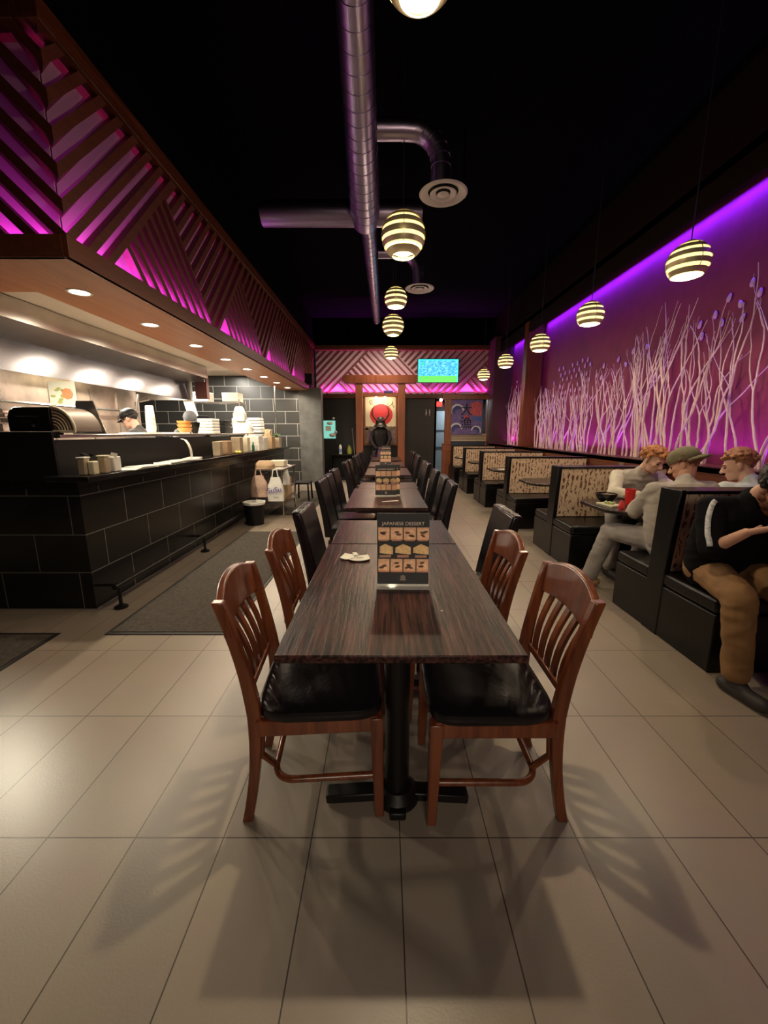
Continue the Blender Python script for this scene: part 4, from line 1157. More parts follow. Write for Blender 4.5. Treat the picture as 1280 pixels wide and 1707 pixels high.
# bar-top containers near the corner
def tub(loc, w_, d_, h_, m, lab, lid=None, cat='container'):
    t = thing('container', loc, lab, cat)
    mm = MB(); mm.box(-w_ / 2, w_ / 2, -d_ / 2, d_ / 2, 0, h_); mm.build('tub', m, t, bevel=.008)
    if lid: MB().box(-w_ / 2 - .004, w_ / 2 + .004, -d_ / 2 - .004, d_ / 2 + .004, h_, h_ + .012).build('lid', lid, t, bevel=.003)
    return t
M_tan = mat('tan_tub', (.45, .36, .25), .5, var=.2)
tub((-2.235, 3.0, BTZ), .055, .06, .12, M_tan, 'tan square tub at the near corner of the bar, leftmost of the condiment group', M_foam)
tub((-2.18, 3.02, BTZ), .045, .06, .10, M_cream, 'small cream box right of the tan tub at the near corner of the bar')
tub((-2.18, 3.14, BTZ), .06, .06, .125, M_tan, 'tall tan tub behind the small cream box on the bar', M_cream)
tub((-2.21, 3.28, BTZ), .09, .09, .12, M_foam, 'white rounded dispenser box in the condiment group on the bar')
solo('sunglasses', MB().tube([(-.05, 0, 0), (-.03, -.01, .018), (0, 0, .004), (.03, -.01, .018), (.05, 0, 0)], .006, 8).ell((-.03, -.008, .008), (.02, .006, .014), 8).ell((.03, -.008, .008), (.02, .006, .014), 8), M_dark, (-2.22, 3.03, BTZ + .137), 'black sunglasses-like bundle resting on the tubs at the near end of the bar', 'glasses')
solo('price_card', MB().obox((0, 0, .06), (.05, .004, .04), (R(-10), R(12), 0)).tube([(0, 0, 0), (0, 0, .045)], .003), M_paper, (-2.17, 3.25, BTZ + .07), 'small white price card on a stick above the condiment group', 'card')
for i, (x, y, r_, w_) in enumerate([(-2.19, 3.45, 20, .13), (-2.22, 3.75, -15, .14), (-2.2, 4.0, 30, .12), (-2.23, 4.25, 5, .13), (-2.2, 4.5, -25, .12), (-2.25, 4.75, 12, .12)]):
    solo('order_slip', MB().box(-w_ * .62, w_ * .62, -.15, .15, 0, .004 + .002 * i), M_paper, (x, y, BTZ + .001 + i * .0006), f'flat cream paper slip on the bar top, {ordn[i]} from the camera', 'paper', 'paper slips on the bar', rz=R(r_))
t = thing('receipt_strip', (-2.25, 4.62, BTZ), 'curling white receipt strip standing up from the bar top', 'receipt')
MB().add(*(lambda P: ([(x_ + dx, 0 + dy, z_) for x_, z_ in P for dx, dy in ((-.0, -.03), (.0, .03))], [(2 * i, 2 * i + 1, 2 * i + 3, 2 * i + 2) for i in range(len(P) - 1)]))([(.05, 0), (.055, .06), (.05, .12), (.03, .18), (-.0, .225), (-.045, .24)])).build('strip', M_paper, t)
t['label'] = 'curling white receipt strip standing up from the bar top'
# pass shelf load
t = thing('cup_stack', (-2.62, 4.62, PS), 'tall stack of white foam cups on the pass shelf in front of the cook', 'cups')
MB().lathe([(.040, 0), (.052, .06), (.04, .30), (.035, .31), (.001, .31)], n=22, caps=True).build('lower_cups', M_foam, t)
MB().lathe([(.045, .1), (.053, .105), (.053, .11)], n=22).lathe([(.043, .16), (.050, .165), (.050, .17)], n=22).build('cup_rims', M_white, t)
for i, (y, nn) in enumerate([(4.35, 1), (5.0, 1)]):
    plate((-2.58, y, PS), .26, .34, M_foam, ['flat white tray under the foam cup stack', 'flat white tray right of the foam cup stack'][i])
for k in range(3):
    bowl((-2.6, 5.35, PS + .045 * k), .09, .07, mat('orange_bowl', (.75, .38, .10), .4), ['lowest', 'middle', 'top'][k] + ' orange bowl of the nested pile on the pass shelf')
bowl((-2.6, 5.62, PS), .08, .15, M_bowlb, 'tall black pot between the orange bowls and the white boxes on the pass shelf')
for k in range(5):
    tub((-2.56, 6.0, PS + .042 * k), .22, .26, .038, M_foam, ['lowest', 'second from the bottom', 'middle', 'fourth from the bottom', 'top'][k] + ' white takeaway box of the pile on the pass shelf', None, 'box')
for k in range(6):
    tub((-2.56, 6.45, PS + .034 * k), .22, .28, .030, M_dark, ['lowest', 'second from the bottom', 'third from the bottom', 'fourth from the bottom', 'fifth from the bottom', 'top'][k] + ' black takeaway box of the dark pile on the pass shelf', None, 'box')
def bag(loc, w_, d_, h_, m, lab, rz=0, handles=False, seed=1, name='paper_bag'):
    t = thing(name, loc, lab, 'bag', None, rz)
    r_ = random.Random(seed); mm = MB(); n = 14; rows = 7; vs = []; fs = []
    for i in range(rows):
        q = i / (rows - 1)
        for k in range(n):
            a = 2 * PI * k / n
            ca, sa = math.cos(a), math.sin(a)
            e = .45
            sc = (1 - .45 * max(0, q - .55) / .45) * (1 + r_.uniform(-.06, .06))
            vs.append((w_ / 2 * math.copysign(abs(ca) ** e, ca) * sc, d_ / 2 * math.copysign(abs(sa) ** e, sa) * (sc - .3 * q), h_ * q + r_.uniform(-.01, .01) * (1 if 0 < i < rows - 1 else 0)))
    for i in range(rows - 1):
        for k in range(n):
            fs.append((i * n + k, i * n + (k + 1) % n, (i + 1) * n + (k + 1) % n, (i + 1) * n + k))
    fs.append(tuple(range(n))[::-1]); fs.append(tuple((rows - 1) * n + k for k in range(n)))
    mm.add(vs, fs).build('bag_body', m, t)
    if handles:
        MB().tube([(-w_ * .2, 0, h_ * .95), (-w_ * .12, 0, h_ * 1.3), (w_ * .1, 0, h_ * 1.32), (w_ * .2, 0, h_ * .95)], .010, 6).build('handles', m, t)
    return t
M_bagw = mat('white_bag', (.82, .82, .78), .45, var=.08, bump=.5, bscale=14)
bag((-2.42, 7.05, PS), .30, .30, .22, M_bagw, 'bulging white plastic bag on the pass shelf, behind the bar items', seed=3, name='plastic_bag')
bag((-2.45, 7.0, PS + .20), .20, .2, .24, M_bagw, 'tall white plastic bag on top of the bulging one', seed=4, name='plastic_bag')
for i, (x, y, w_, h_, m_, lab) in enumerate([
    (-2.23, 5.45, .10, .19, M_tan, 'tan cutlery box on the bar, leftmost of the row of containers'),
    (-2.26, 5.75, .16, .19, M_brown, 'open brown cutlery box on the bar, second of the row of containers'),
    (-2.20, 6.10, .13, .24, M_tan, 'tall tan round-cornered tub on the bar, behind the lemons'),
    (-2.20, 6.45, .12, .23, M_cream, 'tall cream tub on the bar left of the small green bottle'),
    (-2.22, 6.95, .26, .13, M_foam, 'white takeaway clamshell on the bar, lower of the pair'),
    (-2.22, 7.25, .24, .22, M_white, 'tall white box on the bar beyond the clamshells'),
    (-2.20, 7.75, .20, .24, M_brown, 'brown box of wrapped chopsticks on the bar'),
    (-2.18, 8.25, .17, .20, M_tan, 'tan planter box on the far end of the bar')]):
    tub((x, y, BTZ), w_, w_ * 1.1, h_, m_, lab, None)
tub((-2.22, 6.95, BTZ + .132), .25, .27, .12, M_foam, 'white takeaway clamshell on the bar, upper of the pair', None, 'box')
m = MB()
for k in range(22): m.tube([(random.uniform(-.06, .06), random.uniform(-.06, .06), 0), (random.uniform(-.08, .08), random.uniform(-.08, .08), .12)], .006, 5)
solo('chopstick_bundle', m, mat('chopstick_paper', (.70, .55, .35), .6), (-2.20, 7.75, BTZ + .241), 'bundle of paper-wrapped chopsticks standing in the brown box', 'chopsticks')
m = MB()
for k in range(30):
    a = random.uniform(0, 6.28)
    m.tube([(0, 0, 0), (.04 * math.cos(a), .04 * math.sin(a), .05), (.10 * math.cos(a), .10 * math.sin(a), .06 + random.uniform(-.02, .04))], [.006, .010, .002], 5)
solo('potted_greenery', m, mat('plant_green', (.06, .11, .03), .6), (-2.18, 8.25, BTZ + .201), 'dark green leafy plant in the tan planter at the far end of the bar', 'plant')
for i, (dx, dy) in enumerate([(0, 0), (.06, .03), (-.05, .05), (.02, .09)]):
    solo('lemon', MB().ell((0, 0, .022), (.028, .022, .022), 8), mat('lemon_yellow', (.80, .68, .15), .5), (-2.16 + dx * .5, 5.95 + dy, BTZ), f'pale yellow lemon wedge, {["front", "right", "left", "back"][i]} one of the four in front of the tall tan tub', 'lemon', 'lemons on the bar')
t = thing('sauce_bottle', (-2.15, 6.68, BTZ), 'small dark green bottle on the bar before the white boxes', 'bottle')
MB().lathe([(.022, 0), (.022, .09), (.010, .12), (.008, .15)], n=14, caps=True).build('glass', mat('green_glass', (.02, .16, .08), .15), t)
MB().lathe([(.010, .15), (.010, .165), (.001, .166)], n=12).build('cap', M_foam, t)
solo('bar_stand_pole', MB().tube([(0, 0, 0), (0, 0, 1.30)], .014, 8), M_steel, (-2.40, 9.15, BTZ), 'thin steel pole rising from the far end of the bar to the soffit', 'pole')
# wire rack at the kitchen back
t = thing('wire_rack', (-3.55, 8.8, 0), 'chrome wire rack with boxes behind the far end of the bar', 'rack')
for x_ in (-.55, .55):
    for y_ in (-.2, .2): MB().tube([(x_, y_, 0), (x_, y_, 2.05)], .014, 8).build('upright', M_steel, t)
for z_ in (.5, 1.1, 1.5, 2.0):
    m = MB().box(-.56, .56, -.21, -.19, z_ - .02, z_).box(-.56, .56, .19, .21, z_ - .02, z_)
    for k in range(12): m.box(-.55 + .1 * k - .003, -.55 + .1 * k + .003, -.2, .2, z_ - .006, z_)
    m.build('shelf', M_steel, t)
tub((-3.85, 8.8, 2.012), .38, .3, .18, M_foam, 'white carton on the top of the wire rack, left one', M_foam, 'box')
tub((-3.20, 8.8, 2.012), .34, .3, .18, mat('beige_carton', (.55, .50, .42), .6), 'beige carton on the top of the wire rack, right one', None, 'box')
tub((-3.95, 8.8, 1.512), .28, .3, .22, M_dark, 'dark crate on the second shelf of the wire rack', None, 'box')
tub((-3.1, 8.8, 1.512), .2, .3, .16, M_cream, 'small cream box on the second shelf of the wire rack', None, 'box')
t = thing('takeaway_carton_tower', (-3.07, 9.75, 1.30), 'stack of white trays standing against the tiled kitchen wall', 'trays')
for k in range(6): MB().obox((0, 0, .035 + .07 * k), (.40 - .01 * k, .3, .055), (0, 0, 0)).build('tray', M_white, t, bevel=.01)
solo('tray_table', MB().box(-.3, .3, -.3, .3, 1.26, 1.298).box(-.28, -.24, -.28, -.24, 0, 1.26).box(.24, .28, .24, .28, 0, 1.26).box(-.28, -.24, .24, .28, 0, 1.26).box(.24, .28, -.28, -.24, 0, 1.26), M_dsteel, (-3.07, 9.75, 0), 'steel stand carrying the white tray stack behind the bar', 'stand')
solo('notice_sheet', MB().box(-.14, .14, 0, .004, 0, .36), M_foam, (-3.42, 7.14, 1.96), 'white notice sheet taped to the end of the range hood', 'notice')
solo('notice_sheet', MB().obox((0, 0, .2), (.17, .006, .36), (0, R(-14), 0)), M_foam, (-3.35, 7.16, 1.62), 'tilted white sheet hanging below the hood end notice', 'notice')
solo('hood_end_box', MB().box(0, .2, 0, .10, 0, .40), mat('dark_red_box', (.10, .03, .025), .5), (-3.24, 7.16, 1.95), 'narrow dark brown box beside the notice sheet at the hood end', 'box')
# side stand with paper bags
t = thing('side_stand', (-1.88, 6.95, 0), 'folding metal stand loaded with paper bags at the far end of the counter', 'stand')
for x_ in (-.22, .22):
    for y_ in (-.45, .45):
        MB().tube([(x_, y_, 0), (x_, y_, .78)], .012, 8).build('leg', M_steel, t)
MB().box(-.26, .26, -.5, .5, .78, .80).build('top_shelf', M_dsteel, t)
MB().box(-.24, .24, -.48, .48, .20, .215).tube([(.22, -.45, .30), (.22, .45, .30)], .008, 6).build('lower_shelf', M_dsteel, t)
bag((-1.96, 6.62, .802), .30, .30, .13, M_brown, 'open brown paper bag lying on top of the side stand', seed=6)
tub((-1.86, 7.1, .802), .26, .26, .10, M_cream, 'cream folded stack on the side stand beside the brown bag', None, 'stack')
bag((-2.0, 6.38, .37), .27, .14, .34, mat('pink_kraft', (.55, .38, .30), .7, var=.3, vscale=10), 'pinkish kraft takeaway bag hanging at the front left of the side stand', seed=8, handles=True)
o = bag((-1.74, 6.40, .30), .26, .14, .38, M_bagw, 'white takeaway bag with purple lettering hanging at the front right of the side stand', seed=9, handles=True, name='takeaway_bag')
m = text_part('purple_lettering', 'SuSu', .12, mat('purple_ink', (.10, .05, .40), .6), o, (0, -.085, .18), (R(90), R(-6), 0), .002)
text_part('small_print', 'Thank', .035, mat('grey_ink', (.3, .28, .28), .6), o, (.02, -.085, .07), (R(90), 0, 0), .002)
bag((-1.66, 6.75, .52), .12, .16, .26, M_bagw, 'thin white plastic bag draped over the right edge of the side stand', seed=11, name='plastic_bag')
tub((-1.80, 7.15, .216), .22, .3, .38, M_brown, 'brown carton on the lower shelf of the side stand', None, 'box')
t = thing('waste_bin', (-1.98, 6.02, 0), 'black waste bin with a white liner under the paper bags', 'bin')
MB().lathe([(.13, 0), (.16, .34), (.15, .34), (.12, .02), (.001, .02)], n=22).build('bin_body', M_dark, t)
MB().lathe([(.152, .30), (.168, .335), (.168, .352), (.148, .352), (.14, .28)], n=22).build('liner', M_foam, t)
t = thing('step_stool', (-1.66, 8.2, 0), 'low black metal stool at the far end of the counter', 'stool')
MB().box(-.15, .15, -.2, .2, .36, .39).build('seat', M_dark, t)
for x_ in (-.13, .13):
    for y_ in (-.18, .18): MB().bar((x_, y_, .36), (x_ * 1.1, y_ * 1.1, 0), .025, .025).build('leg', M_dark, t)

# ------------------------------------------------------------------ people
def fused(mb, name, m, parent, voxel=.0075, smooth=5, wrinkle=0.0, wscale=9.0, seed=0, loc=None):
    """melt overlapping rounded pieces into one continuous skin"""
    off = Vector(parent.location) if parent else Vector((0, 0, 0))
    me = bpy.data.meshes.new('tmp'); me.from_pydata([tuple(Vector(v) - off) for v in mb.v], [], mb.f)
    bm = bmesh.new(); bm.from_mesh(me); bmesh.ops.recalc_face_normals(bm, faces=bm.faces); bm.to_mesh(me); bm.free()
    t = bpy.data.objects.new('tmp', me); COL.objects.link(t)
    r = t.modifiers.new('r', 'REMESH'); r.mode = 'VOXEL'; r.voxel_size = voxel
    s = t.modifiers.new('s', 'SMOOTH'); s.iterations = smooth; s.factor = .5
    bpy.context.view_layer.update()
    ev = t.evaluated_get(bpy.context.evaluated_depsgraph_get())
    m2 = bpy.data.meshes.new_from_object(ev)
    bpy.data.objects.remove(t)
    if wrinkle:
        ns = [v.normal.copy() for v in m2.vertices]
        for v, n in zip(m2.vertices, ns):
            p = v.co * wscale + Vector((seed, seed * 2.3, 0))
            q = Vector((p.x, p.y, p.z * 1.7))
            k = 1 - abs(noise.noise(q)) * 2.2 + .4 * noise.noise(q * 2.3)
            v.co += n * k * wrinkle
    m2.name = name
    m2.polygons.foreach_set('use_smooth', [True] * len(m2.polygons))
    m2.materials.clear(); m2.materials.append(m)
    o = bpy.data.objects.new(name, m2); COL.objects.link(o)
    if parent: o.parent = parent
    return o
def frame(F, U):
    F = Vector(F).normalized(); U = Vector(U); S = F.cross(U).normalized(); U = S.cross(F).normalized()
    return Matrix((S, F, U)).transposed()
def head_shape(mb, C, M, sc=1.0, beard=False):
    def P(x, y, z): return Vector(C) + M @ (Vector((x, y, z)) * sc)
    def el(x, y, z, a, b, c): mb.ell(P(x, y, z), (a * sc, b * sc, c * sc), 14, M=M)
    el(0, -.012, .028, .074, .092, .086); el(0, .018, -.015, .066, .070, .070)
    el(0, .028, -.055, .054, .056, .050); el(0, .062, -.088, .024, .020, .017)
    el(.036, .055, -.02, .022, .022, .022); el(-.036, .055, -.02, .022, .022, .022)
    mb.capsule(P(-.036, .076, .020), P(.036, .076, .020), .011 * sc, .011 * sc)
    mb.capsule(P(0, .082, .012), P(0, .106, -.028), .008 * sc, .013 * sc)
    el(.011, .097, -.032, .009, .010, .008); el(-.011, .097, -.032, .009, .010, .008)
    mb.capsule(P(-.018, .080, -.056), P(.018, .080, -.056), .008 * sc, .008 * sc)
    mb.capsule(P(-.014, .078, -.066), P(.014, .078, -.066), .009 * sc, .009 * sc)
    for s in (-1, 1):
        el(s * .077, -.008, -.004, .010, .020, .030); el(s * .074, -.002, -.028, .008, .010, .010)
    return P
def face_parts(C, M, parent, hair, sc=1.0):
    off = Vector(parent.location)
    def P(x, y, z): return Vector(C) + M @ (Vector((x, y, z)) * sc) - off
    m = MB()
    for s in (-1, 1): m.ell(P(s * .031, .076, -.002), (.013 * sc, .010 * sc, .006 * sc), 8, M=M)
    m.build('eye', M_dark, parent)
    m = MB()
    for s in (-1, 1): m.tube([P(s * .015, .090, .020), P(s * .033, .088, .026), P(s * .050, .076, .020)], .0045 * sc, 6)
    m.build('eyebrow', hair, parent)
    m = MB(); m.tube([P(-.022, .083, -.061), P(0, .090, -.060), P(.022, .083, -.061)], [.002, .0035, .002], 6)
    m.build('lips', mat('lip', (.48, .18, .15), .5), parent)
def hand(mb, W, D, N, thumb=1, curl=.5, sc=1.0):
    """W wrist, D finger direction, N palm normal (fingers curl towards it)"""
    D = Vector(D).normalized(); N = Vector(N); N = (N - D * N.dot(D)).normalized(); S = D.cross(N).normalized() * thumb
    W = Vector(W)
    for i in range(4):
        y = (-.030 + .020 * i)
        mb.capsule(W + S * y * .5, W + D * .085 * sc + S * y, .017, .0125)
        L = [.066, .078, .074, .056][3 - i] if False else [.056, .074, .080, .070][i]
        p = W + D * .09 * sc + S * y * 1.08; a = 0
        for k, q in enumerate((.45, .32, .23)):
            a += curl * (.55 + .3 * k)
            d = D * math.cos(a) + N * math.sin(a) + S * (y * 2.0)
            d.normalize()
            p2 = p + d * L * q * 1.05
            mb.capsule(p, p2, .0092 - .0008 * k, .0084 - .0008 * k, 8); p = p2
    p = W + D * .028 + S * .026
    d = (D * .55 + S * .75 + N * .35).normalized()
    mb.capsule(W + D * .01 + S * .012, p + d * .02, .015, .013, 8)
    p = p + d * .02
    p2 = p + d * .032; mb.capsule(p, p2, .0115, .010, 8)
    d2 = (D * .85 + S * .3 + N * .35).normalized(); mb.capsule(p2, p2 + d2 * .028, .010, .0085, 8)
def person(label, base, J, F, U, skin, hair_m, top_m, pant_m, shoe_m, sleeve='long', girth=1.0, shoe_dir=None, sleeve_m=None, hands=True, curl=.5, hsc=1.0, wr=.006):
    t = thing('person', base, label, 'person')
    M = frame(F, U)
    V = {k: Vector(v) for k, v in J.items()}
    b = MB()
    pe, ch, nk, hd = V['pelvis'], V['chest'], V['neck'], V['head']
    side = (V['shR'] - V['shL']).normalized()
    head_shape(b, hd, M, hsc)
    b.capsule(nk, hd + M @ Vector((0, -.025, -.035)), .056, .052)
    b.capsule(pe, ch, .105 * girth, .115 * girth); b.capsule(ch, nk, .10 * girth, .06)
    b.capsule(V['shL'], V['shR'], .045, .045)
    for s in 'LR':
        b.capsule(ch + (V['sh' + s] - ch) * .5, V['sh' + s], .07, .045)
        b.capsule(V['sh' + s], V['el' + s], .044, .036); b.capsule(V['el' + s], V['wr' + s], .037, .024)
        if hands:
            D = V['wr' + s] - V['el' + s]
            if 'hd' + s in V: D = V['hd' + s] - V['wr' + s]
            hand(b, V['wr' + s], D, V.get('pn' + s, Vector((0, 0, -1))), 1 if s == 'L' else -1, curl)
        hp = pe + side * (.085 if s == 'R' else -.085)
        b.capsule(hp, V['kn' + s], .072, .048); b.capsule(V['kn' + s], V['an' + s], .048, .034)
    fused(b, 'body', skin, t, .0055, 3)
    # top
    c = MB(); g = girth
    sd = side
    for q in (0, .2, .4, .6, .8, 1.0):
        p = pe.lerp(ch, q) + Vector((0, 0, -.02 * (1 - q)))
        wd = (.085 + .035 * q) * g
        c.capsule(p - sd * wd, p + sd * wd, (.115 + .012 * math.sin(q * 3.1)) * g, (.115 + .012 * math.sin(q * 3.1)) * g)
    c.capsule(V['shL'], V['shR'], .064, .064)
    c.capsule(ch + (nk - ch) * .3 - sd * .09, ch + (nk - ch) * .3 + sd * .09, .10 * g, .10 * g)
    c.capsule(ch.lerp(nk, .5), nk - (hd - nk) * .12, .092, .066)
    sl = MB() if sleeve_m else c
    for s in 'LR':
        sl.capsule(ch.lerp(V['sh' + s], .75), V['sh' + s], .075, .066)
        if sleeve == 'long':
            sl.capsule(V['sh' + s], V['el' + s], .066, .058); sl.capsule(V['el' + s], V['el' + s].lerp(V['wr' + s], .88), .058, .040)
        else:
            sl.capsule(V['sh' + s], V['sh' + s].lerp(V['el' + s], 1.0), .068, .066)
    fused(c, 'shirt', top_m, t, .009, 4, wr, 9, len(label))
    if sleeve_m: fused(sl, 'sleeves', sleeve_m, t, .009, 3, wr, 9, 4)
    # trousers
    p_ = MB()
    p_.capsule(pe - sd * .09, pe + sd * .09, .118 * g, .118 * g)
    for s in 'LR':
        hp = pe + sd * (.09 if s == 'R' else -.09)
        p_.capsule(hp, V['kn' + s], .098, .075); p_.capsule(V['kn' + s], V['an' + s] + Vector((0, 0, .02)), .074, .064)
    fused(p_, 'trousers', pant_m, t, .009, 4, wr * .9, 8, len(label) + 3)
    for s in 'LR':
        fd = Vector(shoe_dir[s] if shoe_dir else (0, -1, 0)).normalized()
        a = V['an' + s]; z0 = .045
        h_ = MB(); base_ = Vector((a.x, a.y, z0))
        h_.capsule(base_ - fd * .045, base_ + fd * .15, .042, .038)
        h_.capsule(base_ + Vector((0, 0, .045)), base_ + fd * .06, .042, .04)
        fused(h_, 'shoe', shoe_m, t, .007, 4)
    face_parts(hd, M, t, hair_m, hsc)
    return t, M, hd
def hair(t, C, M, m, lumps=60, r=.095, seed=1, top=1.15, short=False, lo=-.25, sc=1.0):
    rn = random.Random(seed); h_ = MB()
    C = Vector(C) + M @ Vector((0, -.014, .026))
    h_.ell(C + M @ Vector((0, -.010, .014)), (.082 * sc, .097 * sc, .092 * sc), 14, M=M)
    # keep the face clear: hair only behind a slanted front line
    v2 = []
    for k in range(lumps):
        a = rn.uniform(0, 2 * PI); z = rn.uniform(lo, 1.0)
        rr = math.sqrt(max(0, 1 - z * z))
        x, y = rr * math.cos(a), rr * math.sin(a)
        if y > .35 and z < .42: continue
        p = C + M @ Vector((x * .080 * sc, y * .096 * sc, z * .092 * sc + .006))
        d = M @ Vector((x + rn.uniform(-.6, .6), y + rn.uniform(-.5, .7), z * .4 - .3 + rn.uniform(-.3, .5)))
        L = .012 if short else .028
        h_.capsule(p - d * L * .4, p + d * L, .016 if short else .019, .010, 6)
    o = fused(h_, 'hair', m, t, .006, 1, .0035, 55, seed)
    # cut away what would cover the face
    me = o.data; off = Vector(t.location); bm = bmesh.new(); bm.from_mesh(me); Mi = M.transposed(); kill = []
    for v in bm.verts:
        q = Mi @ (v.co + off - C)
        if q.y > .030 and q.z < .030 + .0 * q.y: kill.append(v)
        elif q.z < -.045 and q.y > -.055: kill.append(v)
        elif abs(q.x) > .05 and q.z < -.02 and q.y > -.028: kill.append(v)
    bmesh.ops.delete(bm, geom=kill, context='VERTS'); bm.to_mesh(me); bm.free()
    return o
def cap(t, C, M, m, brim_dir=1, sc=1.0):
    C = Vector(C) + M @ Vector((0, -.012, .03)); off = Vector(t.location)
    c = MB(); prof = []
    for i in range(9):
        a = PI / 2 * i / 8
        prof.append((max(.001, .094 * math.cos(a) ** .8) * sc, (.012 + .088 * math.sin(a)) * sc))
    S = Matrix.Diagonal(Vector((.93, 1.10, 1)))
    c.lathe([(.088 * sc, .0)] + prof, C - off, 28, M=M @ S)
    c.ell(C - off + M @ Vector((0, 0, .10 * sc)), (.008, .008, .005), 6)
    c.build('cap_crown', m, t)
    b = MB(); n = 14; vs = []
    for k in range(n + 1):
        a = PI * k / n
        x = .080 * math.cos(a); y0 = .075 * math.sin(a) + .03; y1 = y0 + .050 * math.sin(a) ** .8
        for y_, dz in ((y0, 0), (y1, -.018)):
            zz = .012 + dz - .35 * x * x * 6
            vs.append(C - off + M @ (Vector((x, brim_dir * y_, zz)) * sc))
    fs = [(2 * k, 2 * k + 1, 2 * k + 3, 2 * k + 2) for k in range(n)]
    b.add(vs, fs); o = b.build('cap_brim', m, t); so = o.modifiers.new('s', 'SOLIDIFY'); so.thickness = .004
M_ging = mat('ginger_hair', (.42, .17, .06), .6, var=.4, vscale=60)
M_brh = mat('brown_hair', (.16, .06, .03), .6, var=.4, vscale=60)
M_rbh = mat('reddish_hair', (.30, .12, .06), .6, var=.4, vscale=60)
M_bkh = mat('dark_hair', (.02, .014, .012), .6)
M_shB = mat('black_jersey', (.006, .0055, .007), .85, bump=.1, bscale=80, spec=.12)
M_tan_p = mat('tan_trousers', (.25, .13, .05), .8, var=.12, vscale=10)
M_grey_s = mat('grey_sweater', (.40, .36, .32), .85, var=.08, vscale=12, bump=.1, bscale=90)
M_grey_p = mat('grey_trousers', (.30, .27, .25), .85, var=.12, vscale=10)
M_cream_s = mat('cream_sweater', (.60, .55, .46), .85, var=.06, vscale=12)
M_white_s = mat('pale_shirt', (.60, .66, .66), .8)
M_olive = mat('olive_cap', (.17, .15, .085), .8, var=.15, vscale=30)
M_shoe1 = mat('tan_shoe', (.30, .17, .09), .7)
M_shoe2 = mat('dark_shoe', (.03, .025, .025), .6)
# ginger-haired person facing the camera
t, M, hd = person('person with curly ginger hair and pale sweater, facing the camera at a booth table', (2.55, 4.2, .46),
    dict(pelvis=(2.58, 4.24, .58), chest=(2.60, 4.14, .88), neck=(2.62, 4.06, 1.01), head=(2.66, 3.98, 1.115), shL=(2.79, 4.10, .93), shR=(2.41, 4.14, .945),
         elR=(2.27, 3.92, .80), wrR=(2.42, 3.74, .80), hdR=(2.52, 3.68, .79), elL=(2.86, 3.84, .80), wrL=(2.66, 3.70, .80), hdL=(2.57, 3.67, .79),
         knR=(2.24, 3.82, .54), anR=(2.20, 3.74, .10), knL=(2.70, 3.76, .54), anL=(2.72, 3.70, .10)),
    (.25, -.85, -.42), (.2, -.35, .9), M_skin2, M_ging, M_grey_s, M_grey_p, M_shoe2, sleeve_m=M_cream_s, hsc=1.06)
hair(t, hd, M, M_ging, 150, seed=3, sc=1.10)
text_part('chest_print', 'BDE', .05, M_dark, t, (2.70 - 2.55, 3.985 - 4.2, .875 - .46), (R(76), 0, R(-6)), .002)
# capped person with back to the camera
t, M, hd = person('person from behind in a backwards olive cap and grey sweatshirt at the booth table', (2.26, 2.95, .46),
    dict(pelvis=(2.24, 2.97, .57), chest=(2.27, 3.02, .87), neck=(2.33, 3.09, 1.03), head=(2.36, 3.17, 1.135), shL=(2.08, 3.06, .945), shR=(2.47, 3.02, .96),
         elL=(2.03, 3.20, .76), wrL=(2.16, 3.38, .79), hdL=(2.24, 3.45, .79), elR=(2.54, 3.22, .79), wrR=(2.42, 3.42, .79), hdR=(2.36, 3.5, .79),
         knL=(2.0, 3.46, .53), anL=(1.89, 3.50, .10), knR=(2.32, 3.48, .54), anR=(2.30, 3.50, .10)),
    (-.62, .62, -.35), (-.1, .25, .95), M_skin, M_brh, M_grey_s, M_grey_p, M_shoe1, shoe_dir={'L': (-.9, .35, 0), 'R': (-.2, 1, 0)}, girth=1.05)
hair(t, hd, M, M_brh, 70, seed=5, short=True)
cap(t, hd, M, M_olive, -1, 1.12)
# person in white striped shirt
t, M, hd = person('person from behind with short reddish hair and a white shirt, nearer the purple wall', (2.76, 2.95, .46),
    dict(pelvis=(2.82, 2.95, .57), chest=(2.80, 3.0, .87), neck=(2.78, 3.05, 1.03), head=(2.74, 3.12, 1.135), shL=(2.62, 3.06, .95), shR=(3.0, 3.0, .96),
         elL=(2.57, 3.24, .79), wrL=(2.64, 3.44, .80), hdL=(2.66, 3.52, .79), elR=(3.03, 3.22, .79), wrR=(2.92, 3.42, .79), hdR=(2.88, 3.5, .79),
         knL=(2.68, 3.46, .53), anL=(2.68, 3.50, .10), knR=(2.88, 3.46, .53), anR=(2.9, 3.50, .10)),
    (-.75, .55, -.30), (-.05, .2, .95), M_skin2, M_rbh, M_white_s, M_grey_p, M_shoe2, shoe_dir={'L': (0, 1, 0), 'R': (0, 1, 0)})
hair(t, hd, M, M_rbh, 110, seed=8, short=True, sc=1.05)
